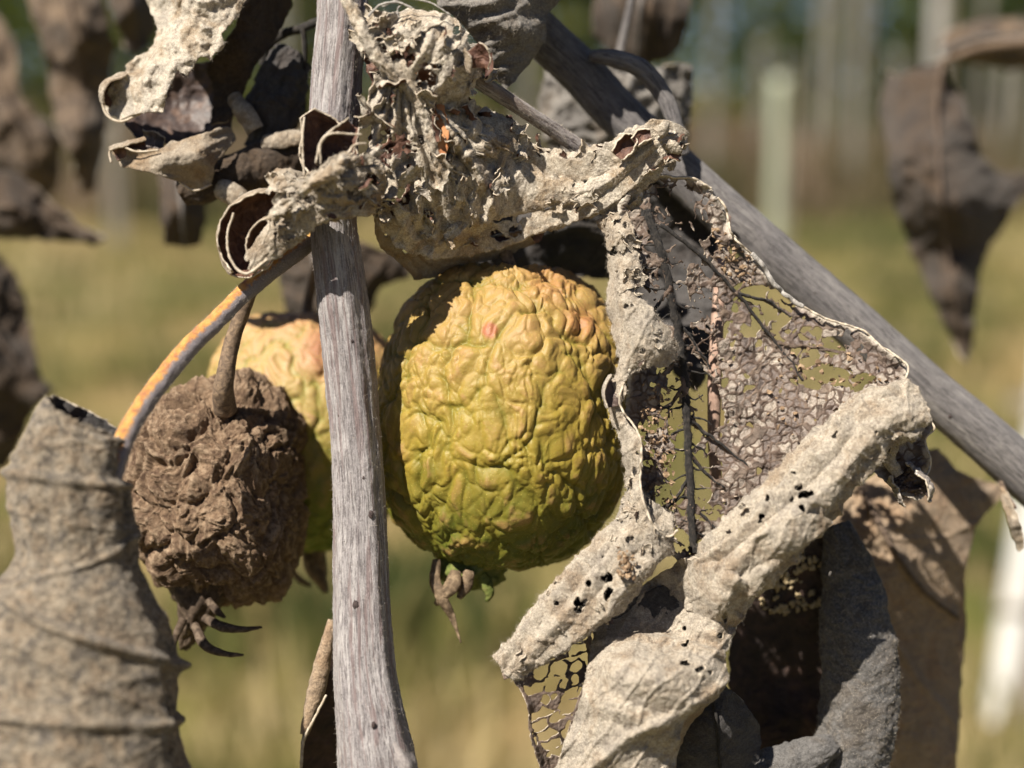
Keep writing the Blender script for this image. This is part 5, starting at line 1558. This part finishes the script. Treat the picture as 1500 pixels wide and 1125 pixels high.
roll("scroll", [(216, 214, 13, 13), (190, 222, 12, 14), (166, 230, 12, 15)], 30, 215, ul, [felt_warm, inner_red, rim], nl=60, na=70, wr=((0.3, 2.0, 'r', (1, 1)),), seed=107, ends=0.0)
_, rp, rn = roll("scroll", [(266, 284, 20, 16), (300, 272, 20, 22), (345, 254, 21, 28), (395, 238, 22, 30), (442, 226, 23, 26)], -150, 150, ul, [felt_umber, inner, rim], nl=140, na=100, wr=((0.8, 5.0, 'r', (1, 1)), (0.2, 1.2, 'r', (1, 1))), seed=108, ragged=0.03, ends=0.0)
for i, p in enumerate(([(152, 142, 13, 1.8), (150, 152, 13, 1.8), (158, 170, 13, 2), (178, 178, 12.5, 2), (206, 166, 11, 1.6)], [(163, 238, 11, 1.7), (161, 222, 11, 1.7), (176, 214, 11, 1.6), (200, 222, 10.5, 1.6), (232, 220, 10, 1.4)], [(262, 266, 14, 1.6), (285, 279, 14, 1.7), (310, 270, 15, 1.6)])):
    tube("margin", p, ul, rim, nl=50, na=8, seed=450 + i)

# --- small dark curled leaf behind it, with a black stalk
dk = root("dark_curled_leaf", P(470, 30, 28), "small dark curled leaf on an arching black stalk beside the stem", "leaf")
roll("blade", [(432, 84, 26, 20), (414, 108, 25, 32), (404, 145, 25, 36), (398, 180, 25, 34), (390, 220, 26, 28)], -150, 90, dk, [felt_dark, inner, rim], nl=140, na=100, wr=((1.8, 5.0, 'r', (2, 1)), (0.5, 2.0, 'r', (1, 1))), seed=111, ragged=0.03, ends=0.0)
roll("blade", [(346, 146, 22, 13), (362, 168, 20, 14), (376, 192, 20, 13)], -60, 100, dk, [felt, inner, rim], nl=60, na=50, wr=((0.5, 3.0, 'r', (1, 1)),), seed=112, ends=0.0)
roll("blade", [(388, 212, 20, 11), (415, 208, 19, 13), (446, 204, 20, 12)], -110, 40, dk, [felt_warm, inner, rim], nl=60, na=50, wr=((0.5, 3.0, 'r', (1, 1)),), seed=113, ends=0.0)
roll("blade", [(324, 276, 19, 14), (345, 286, 18, 18), (364, 304, 19, 15)], -60, 110, dk, [felt, inner, rim], nl=60, na=60, wr=((0.5, 3.0, 'r', (1, 1)),), seed=114, ends=0.0)
tube("stalk", [(384, 96, 27, 5), (392, 70, 26, 6), (415, 50, 25, 6.5), (440, 42, 24, 6.5), (470, 30, 20, 7)], dk, vein_black, nl=70, na=14, rough=((0.1, 0.8, 'f', 2),), seed=115)
tube("stalk", [(444, 40, 23, 4), (446, 80, 24, 3.5), (444, 120, 25, 3.5), (446, 165, 26, 3)], dk, vein_black, nl=70, na=12, rough=((0.1, 0.8, 'f', 2),), seed=116)

# --- grey folded leaf at the top beside the crumpled one
gl = root("grey_folded_leaf", P(730, -60, 6), "dark grey folded leaf hanging in front of the top of the slanting branch", "leaf")
_, rp, rn = patch("blade", [(640, -60), (640, 10), (668, 26), (690, 50), (715, 85), (722, 112), (741, 132), (757, 118), (783, 82), (800, 56), (801, 22), (822, -2), (835, -60)],
                  [(640, -60, 8), (640, 10, 8), (690, 50, 10), (720, 112, 12), (741, 132, 12), (783, 82, 14), (801, 40, 13), (830, -30, 16), (760, 40, 6), (720, 20, 5), (760, -20, 9), (700, -30, 4), (785, 10, 12)], gl, [felt_grey, felt_dark, rim], st=1.8,
                  wr=((1.2, 50, 'r', (1.6, 0.7)), (0.4, 16, 'r', (1.4, 0.8)), (0.1, 5, 'f', (1, 1))), ragged=2, curl=1.5, curlw=10, seed=121, veins=[([(640, 10), (720, 5), (800, -40)], 0.9, 6), ([(690, 40), (750, 20), (790, -10)], 0.6, 5), ([(720, 90), (770, 60)], 0.5, 5)])
fuzz("fuzz", rp, rn, 2500, 0.45, gl, seed=22)

# --- dark leaf in the shade between apple and lacy leaf
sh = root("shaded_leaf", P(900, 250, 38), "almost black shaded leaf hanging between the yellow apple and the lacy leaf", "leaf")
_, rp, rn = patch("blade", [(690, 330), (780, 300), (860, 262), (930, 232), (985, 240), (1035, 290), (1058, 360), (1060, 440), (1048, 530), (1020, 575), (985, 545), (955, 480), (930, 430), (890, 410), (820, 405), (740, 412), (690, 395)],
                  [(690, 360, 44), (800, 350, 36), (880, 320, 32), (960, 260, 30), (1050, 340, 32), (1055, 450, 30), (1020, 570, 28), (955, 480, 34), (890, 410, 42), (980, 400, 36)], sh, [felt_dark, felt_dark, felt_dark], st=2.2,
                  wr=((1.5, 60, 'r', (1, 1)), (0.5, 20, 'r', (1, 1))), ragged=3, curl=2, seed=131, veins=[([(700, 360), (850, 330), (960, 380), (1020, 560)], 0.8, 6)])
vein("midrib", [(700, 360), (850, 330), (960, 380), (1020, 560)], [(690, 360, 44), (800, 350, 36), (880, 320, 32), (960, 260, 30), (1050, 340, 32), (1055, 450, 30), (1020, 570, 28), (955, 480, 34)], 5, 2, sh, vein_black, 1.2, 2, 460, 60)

# --- grey mottled leaf behind the slanting branch
mo = root("mottled_leaf", P(900, 80, 66), "out of focus grey mottled leaf hanging behind the slanting branch", "leaf")
patch("blade", [(800, 95), (850, 110), (905, 92), (960, 96), (1012, 92), (1016, 150), (1008, 210), (985, 250), (930, 262), (880, 300), (830, 280), (800, 215), (786, 150)],
      [(800, 95, 66), (905, 92, 58), (1012, 92, 64), (1000, 200, 68), (930, 262, 70), (830, 280, 72), (790, 150, 70), (900, 180, 60)], mo, [felt_grey, felt_dark, rim], st=2.6, wr=((4.0, 60, 'r', (1, 1)), (1.4, 22, 'r', (1, 1))), ragged=4, curl=3, seed=132)
tube("stalk", [(905, 96, 58, 7), (912, 60, 58, 6), (935, -40, 55, 6)], mo, bark_branch, nl=40, na=12, seed=133)
ub = root("umber_leaf", P(940, -60, 100), "out of focus dark brown leaf hanging from above behind the branch", "leaf")
patch("blade", [(872, -60), (870, 0), (864, 40), (888, 72), (930, 96), (978, 92), (1004, 60), (1012, 10), (1008, -60)], [(872, -60, 105), (870, 30, 104), (930, 96, 100), (1004, 60, 96), (1010, -60, 100), (940, 10, 88)], ub, [felt_umber, felt_umber, rim], st=3, wr=((3.0, 60, 'r', (0.5, 1.6)),), ragged=4, curl=2, seed=134)
vein("midrib", [(940, -60), (938, 10), (932, 90)], [(872, -60, 105), (870, 30, 104), (930, 96, 100), (1004, 60, 96), (1010, -60, 100), (940, 10, 88)], 5, 2, ub, vein_slate, 2.0, 1, 464, 40)
b2 = root("brown_hanging_leaf", P(455, 360, 85), "out of focus dark brown leaf between the pale apple and the crumpled leaf", "leaf")
patch("blade", [(404, 360), (450, 350), (520, 352), (590, 370), (606, 402), (560, 420), (540, 460), (500, 500), (450, 490), (418, 455), (408, 400)], [(404, 360, 85), (520, 352, 80), (600, 400, 84), (500, 500, 90), (410, 420, 90), (480, 420, 78)], b2, [felt_umber, felt_umber, rim], st=2.6, wr=((2.5, 50, 'r', (1, 1)), (0.8, 18, 'r', (1, 1))), ragged=4, curl=2, seed=135)
vein("midrib", [(455, 352), (470, 420), (490, 496)], [(404, 360, 85), (520, 352, 80), (600, 400, 84), (500, 500, 90), (410, 420, 90), (480, 420, 78)], 5, 2, b2, vein_slate, 2.4, 1, 468, 40)
b3 = root("russet_hanging_leaf", P(270, 258, 95), "out of focus small brown leaf hanging under the pale scrolls", "leaf")
patch("blade", [(232, 250), (270, 256), (300, 270), (302, 320), (296, 358), (266, 364), (240, 356), (234, 310)], [(232, 250, 95), (300, 270, 98), (296, 358, 100), (240, 356, 92), (268, 305, 86)], b3, [felt_umber, felt_umber, rim], st=2.6, wr=((1.6, 40, 'r', (0.6, 1.5)),), ragged=3, curl=2, seed=136)
vein("midrib", [(262, 252), (266, 300), (270, 362)], [(232, 250, 95), (300, 270, 98), (296, 358, 100), (240, 356, 92), (268, 305, 86)], 4, 2, b3, vein_slate, 1.8, 1, 472, 40)

# --- brown leaf behind, lower right
bl = root("brown_drooping_leaf", P(1330, 650, 30), "broad brown drooping leaf with a side point below the slanting branch", "leaf")
BLP = [(1180, 780), (1220, 740), (1270, 700), (1330, 668), (1372, 655), (1402, 688), (1440, 705), (1466, 708), (1468, 726), (1448, 748), (1429, 772), (1420, 812), (1413, 851), (1416, 912), (1408, 1002), (1404, 1080), (1400, 1170), (1200, 1170), (1190, 980)]
BLC = [(1180, 780, 40), (1270, 700, 40), (1372, 655, 43), (1466, 710, 50), (1429, 772, 46), (1413, 851, 44), (1408, 1002, 46), (1400, 1170, 48), (1200, 1170, 46), (1190, 980, 44), (1330, 760, 36), (1300, 880, 36), (1360, 900, 42), (1320, 1050, 40)]
_, rp, rn = patch("blade", BLP, BLC, bl, [felt_brown, felt_umber, rim], st=1.8, wr=((1.0, 70, 'f', (1, 1)), (0.4, 22, 'r', (1, 1)), (0.10, 6, 'f', (1, 1))), ragged=2, curl=2, curlw=12, seed=141, veins=[([(1260, 710), (1300, 790), (1350, 860), (1400, 900)], 1.2, 7), ([(1300, 790), (1380, 790), (1430, 765)], 0.4, 4), ([(1310, 940), (1350, 1000), (1400, 1060)], 0.9, 6)])
fuzz("fuzz", rp, rn, 3000, 0.45, bl, seed=23)
vein("midrib", [(1260, 712), (1300, 790), (1350, 862), (1404, 906)], BLC, 5, 3, bl, vein_brown, 1.6, 1.5, 476, 60)

felt_shade_toned = felt_material("shade_toned_leaf_felt", (0.15, 0.142, 0.135), (0.10, 0.096, 0.092), (0.032, 0.029, 0.028), tfac=0.02, warm=(0.10, 0.085, 0.07), grain=0.4)  # felt tone lowered so the colour stands in for shade under the roll
# --- dark leaf under the thick roll
du = root("dark_spotted_leaf", P(1180, 770, 10), "dark hollow leaf with beige papery spots under the thick roll", "leaf")
DUP = [(1065, 880), (1100, 830), (1150, 790), (1210, 770), (1240, 780), (1256, 840), (1250, 920), (1240, 1000), (1225, 1080), (1215, 1170), (1060, 1170), (1068, 1000)]
DUC = [(1065, 880, 17), (1150, 790, 17), (1235, 780, 18), (1250, 900, 22), (1230, 1050, 24), (1215, 1170, 26), (1060, 1170, 24), (1068, 1000, 20), (1140, 1000, 28), (1150, 880, 21)]
patch("blade", DUP, DUC, du, [plain("slate_brown_blade", (0.022, 0.018, 0.018), (0.045, 0.032, 0.028), (0.085, 0.052, 0.042), 5, 0.7), inner, rim], st=2, wr=((0.8, 50, 'r', (1, 1)), (0.3, 14, 'r', (1, 1))), ragged=3, seed=142)
_, rp, rn = roll("rolled_margin", [(1226, 770, 17, 16), (1236, 800, 16, 26), (1246, 860, 16, 40), (1256, 930, 15, 50), (1260, 1000, 15, 52), (1256, 1060, 15, 52), (1245, 1110, 15, 50), (1235, 1180, 15, 50)], -165, 120, du, [felt_shade_toned, inner, rim], nl=260, na=130, wr=((1.0, 7.0, 'r', (1, 1)), (0.3, 1.8, 'r', (1, 1)), (0.08, 0.5, 'f', (1, 1))), seed=143, ragged=0.03, ends=0.0)
fuzz("fuzz", rp, rn, 4500, 0.45, du, seed=24)
_, rp, rn = roll("rolled_margin", [(1222, 1092, 10, 10), (1200, 1100, 9, 22), (1170, 1118, 9, 30), (1130, 1135, 9, 34), (1100, 1150, 9, 34)], -150, 120, du, [felt_shade_toned, inner, rim], nl=120, na=90, wr=((0.8, 4.0, 'r', (1, 1)), (0.2, 1.2, 'r', (1, 1))), seed=144, ragged=0.04, ends=0.0)
# beige papery spots
r = np.random.default_rng(33)
for (cx, cy, n_, sx, sy) in ((1146, 852, 26, 20, 16), (1186, 830, 26, 24, 14), (1182, 880, 16, 18, 12), (1130, 888, 14, 22, 9), (1235, 868, 4, 14, 14)):
    for k in range(n_):
        x, y = cx + r.normal() * sx * 0.75, cy + r.normal() * sy * 0.75
        if y - 790 < (1240 - x) * 0.32 - 6:
            continue
        z = float(rbf(DUC, np.array([x]), np.array([y]))[0]) - 0.9
        s_ = r.uniform(3.0, 6.5) * PXMM * MM
        th = r.uniform(0, 3.14)
        u = RIGHT * math.cos(th) + UP * math.sin(th)
        w = -RIGHT * math.sin(th) + UP * math.cos(th)
        ellipsoid("papery_spot", P(x, y, z), [u * s_, FWD * 0.00025, w * s_ * r.uniform(0.55, 0.95)], du, papery, 6, 11, 0.9, int(k + cx))
d2 = root("dark_lower_leaf", P(1060, 1160, 4), "dark grey leaf tip tucked behind the pale lower fold", "leaf")
patch("blade", [(985, 1010), (1060, 1000), (1092, 1030), (1114, 1060), (1112, 1170), (985, 1170)], [(985, 1010, 6), (1060, 1000, 2), (1114, 1060, 6), (1112, 1170, 8), (985, 1170, 6), (1050, 1060, 1)], d2, [felt_dark, inner, rim], st=2, wr=((0.7, 40, 'r', (1, 1)), (0.2, 12, 'r', (1, 1))), ragged=2, curl=1.5, seed=145)
vein("midrib", [(1040, 1005), (1050, 1060), (1056, 1160)], [(985, 1010, 6), (1060, 1000, 2), (1114, 1060, 6), (1112, 1170, 8), (985, 1170, 6), (1050, 1060, 1)], 3, 2, d2, vein_black, 0.8, 1, 480, 40)

# --- narrow leaf beside the foot of the stem
nl_ = root("narrow_leaf", P(480, 1160, 8), "narrow dark leaf with a pale margin tucked behind the stem base", "leaf")
NLC = [(490, 905, 12), (440, 1090, 10), (492, 1120, 14), (470, 1000, 10), (470, 1180, 14)]
patch("blade", [(489, 905), (478, 950), (466, 1000), (452, 1045), (441, 1085), (440, 1170), (500, 1170), (498, 1000)], NLC, nl_, [plain("dark_red_blade", (0.02, 0.014, 0.013), (0.045, 0.027, 0.022), (0.075, 0.045, 0.036), 4, 0.6), felt_brown, rim], st=1.8, wr=((0.4, 25, 'r', (1, 1)),), ragged=1.5, seed=146)
roll("rolled_margin", [(487, 908, 9, 5), (476, 955, 8, 9), (466, 1000, 8, 12), (455, 1042, 8, 9), (446, 1075, 8, 5)], -100, 100, nl_, [felt_brown, inner, rim], nl=110, na=40, wr=((0.2, 2.0, 'r', (1, 1)),), seed=147, ends=0.0)
tube("margin", [(478, 1018, 6, 1.8), (462, 1050, 6, 2), (446, 1082, 7, 2.2), (441, 1120, 7, 2.2), (441, 1170, 8, 2)], nl_, rim, nl=60, na=8, rough=((0.1, 0.5, 'f', 1),), seed=148)

# --- curl hanging from the end of the slanting branch
hc = root("hanging_bract", P(1462, 700, 24), "small pale dry bract hanging under the end of the slanting branch", "bract")
patch("blade", [(1460, 702), (1470, 712), (1484, 738), (1496, 770), (1500, 800), (1494, 812), (1482, 786), (1470, 745)], [(1460, 702, 24), (1484, 738, 20), (1500, 800, 21), (1494, 812, 22), (1470, 745, 23), (1482, 770, 19)], hc, [felt_warm, inner_red, rim], st=1.4, wr=((0.5, 20, 'r', (1, 1)),), ragged=3, curl=1.5, curlw=6, thick=0.15, seed=151)
tube("stalk", [(1462, 690, 26, 4), (1470, 715, 24, 3.5), (1488, 745, 22, 3)], hc, vein_brown, nl=30, na=10, seed=152)

# --- far out-of-focus leaves
def far_leaf(name, poly, ctrl, mid, mats, label, seed, wr=((6, 90, 'f', (1, 1)), (1.6, 30, 'r', (1, 1))), stalk=None):
    x0, y0, z0 = mid[0][0], mid[0][1], ctrl[0][2]
    t = root(name, P(x0, y0, z0), label, "leaf")
    patch("blade", poly, ctrl, t, mats, st=3, wr=wr, ragged=4, curl=4, curlw=16, thick=0.5, seed=seed)
    vein("midrib", mid, ctrl, 2.6, 1.2, t, vein_brown, 2.0, 1, seed + 300, 40)
    if stalk:
        tube("stalk", stalk, t, stalk_skin, nl=40, na=12, seed=seed)
    return t


far_leaf("blurred_folded_leaf", [(1380, 88), (1346, 96), (1318, 112), (1298, 105), (1286, 151), (1300, 226), (1305, 270), (1314, 310), (1332, 360), (1352, 408), (1380, 470), (1402, 512), (1415, 536), (1424, 508), (1430, 440), (1442, 376), (1470, 330), (1500, 286), (1540, 270), (1540, 240), (1500, 252), (1462, 252), (1440, 234), (1414, 143), (1400, 132)],
         [(1380, 88, 135), (1318, 112, 145), (1286, 196, 155), (1300, 226, 133), (1314, 310, 141), (1352, 408, 141), (1415, 536, 135), (1442, 376, 141), (1500, 286, 155), (1540, 250, 160), (1462, 252, 151), (1414, 188, 131), (1390, 200, 127), (1370, 300, 117), (1420, 290, 121), (1340, 220, 123), (1345, 160, 133), (1385, 420, 127)],
         [(1380, 92), (1372, 155), (1384, 340), (1412, 524)], [felt_umber, felt_umber, rim], "large blurred folded leaf tapering to a point far behind the slanting branch", 161, stalk=[(1378, 92, 135, 5), (1400, 84, 140, 6), (1440, 70, 147, 7), (1520, 60, 151, 8)])
bw = root("blurred_twig_leaf", P(1520, 60, 190), "blurred rolled leaf reaching out above the large folded leaf", "leaf")
roll("blade", [(1376, 78, 178, 12), (1405, 66, 180, 20), (1440, 62, 184, 26), (1480, 66, 188, 32), (1540, 70, 192, 36)], -150, 150, bw, [felt_far, felt_umber, rim], nl=90, na=60, wr=((3, 20, 'r', (1, 1)),), seed=162, ends=0.0)
vein("midrib", [(1380, 74), (1440, 56), (1530, 56)], [(1376, 78, 170), (1440, 62, 168), (1540, 70, 168), (1440, 90, 168)], 4, 4, bw, vein_slate, 1.0, 1, 484, 40)

far_leaf("long_hanging_leaf", [(30, -60), (40, 0), (60, 60), (72, 120), (80, 180), (104, 236), (118, 284), (136, 284), (146, 250), (158, 190), (164, 120), (168, 60), (150, 0), (140, -60)],
         [(30, -60, 150), (72, 120, 150), (125, 284, 152), (160, 150, 156), (140, -60, 154), (110, 60, 134), (120, 180, 138)], [(90, -50), (108, 60), (118, 160), (127, 280)], [felt_far, felt_umber, rim], "blurred long dark brown leaf hanging behind the curled scrolls", 163)
far_leaf("blurred_tan_leaf", [(-60, -20), (0, 20), (24, 70), (30, 140), (60, 170), (92, 200), (86, 270), (60, 300), (20, 260), (-60, 250)], [(-60, -20, 185), (24, 70, 180), (92, 200, 176), (60, 300, 184), (-60, 250, 190), (10, 180, 168)], [(-50, 60), (10, 150), (62, 290)], [felt_far, felt_umber, rim],
         "blurred brown crumpled leaf beside the long hanging leaf", 164)
far_leaf("blurred_dark_leaf", [(120, -60), (160, 0), (170, 40), (190, 82), (216, 74), (230, 40), (222, -60)], [(120, -60, 120), (165, 20, 118), (200, 82, 122), (228, 30, 124), (222, -60, 124), (195, 10, 108)], [(180, -55), (192, 10), (200, 76)], [felt_umber, felt_dark, rim],
         "blurred dark leaf hanging close behind the pale scrolled leaf", 165)
far_leaf("pointed_leaf", [(-60, 236), (0, 246), (40, 262), (80, 300), (120, 330), (158, 350), (140, 360), (80, 352), (20, 350), (-60, 356)], [(-60, 236, 118), (40, 262, 116), (158, 352, 112), (60, 352, 120), (-60, 356, 122), (20, 300, 108)], [(-55, 300), (30, 305), (90, 330), (154, 353)], [felt_umber, felt_dark, rim],
         "blurred dark pointed leaf sticking out over the meadow", 166)
far_leaf("blurred_curled_leaf", [(-60, 350), (0, 372), (24, 400), (40, 440), (48, 500), (60, 550), (82, 574), (50, 600), (30, 650), (10, 690), (-60, 700)], [(-60, 350, 135), (24, 400, 132), (45, 490, 130), (82, 574, 128), (10, 690, 136), (-60, 700, 140), (0, 520, 120)], [(-50, 400), (0, 500), (70, 575)], [felt_umber, felt_dark, rim],
         "blurred dark curled leaf behind the top of the rolled leaf", 167)

# --- unseen leaf above the frame, added to shade the top of the slanting branch
far_leaf("added_shade_leaf", [(600, -340), (690, -345), (820, -250), (920, -150), (965, -60), (880, -20), (760, -60), (640, -180)], [(630, -330, -3), (800, -215, -1), (930, -60, 2), (770, -120, 0), (650, -230, -3), (760, -180, -5)], [(634, -320), (760, -190), (920, -60)], [felt_grey, felt_dark, rim],
         "unseen grey leaf added to shade the top end of the slanting branch", 168, wr=((1.0, 40, 'r', (1, 1)),))
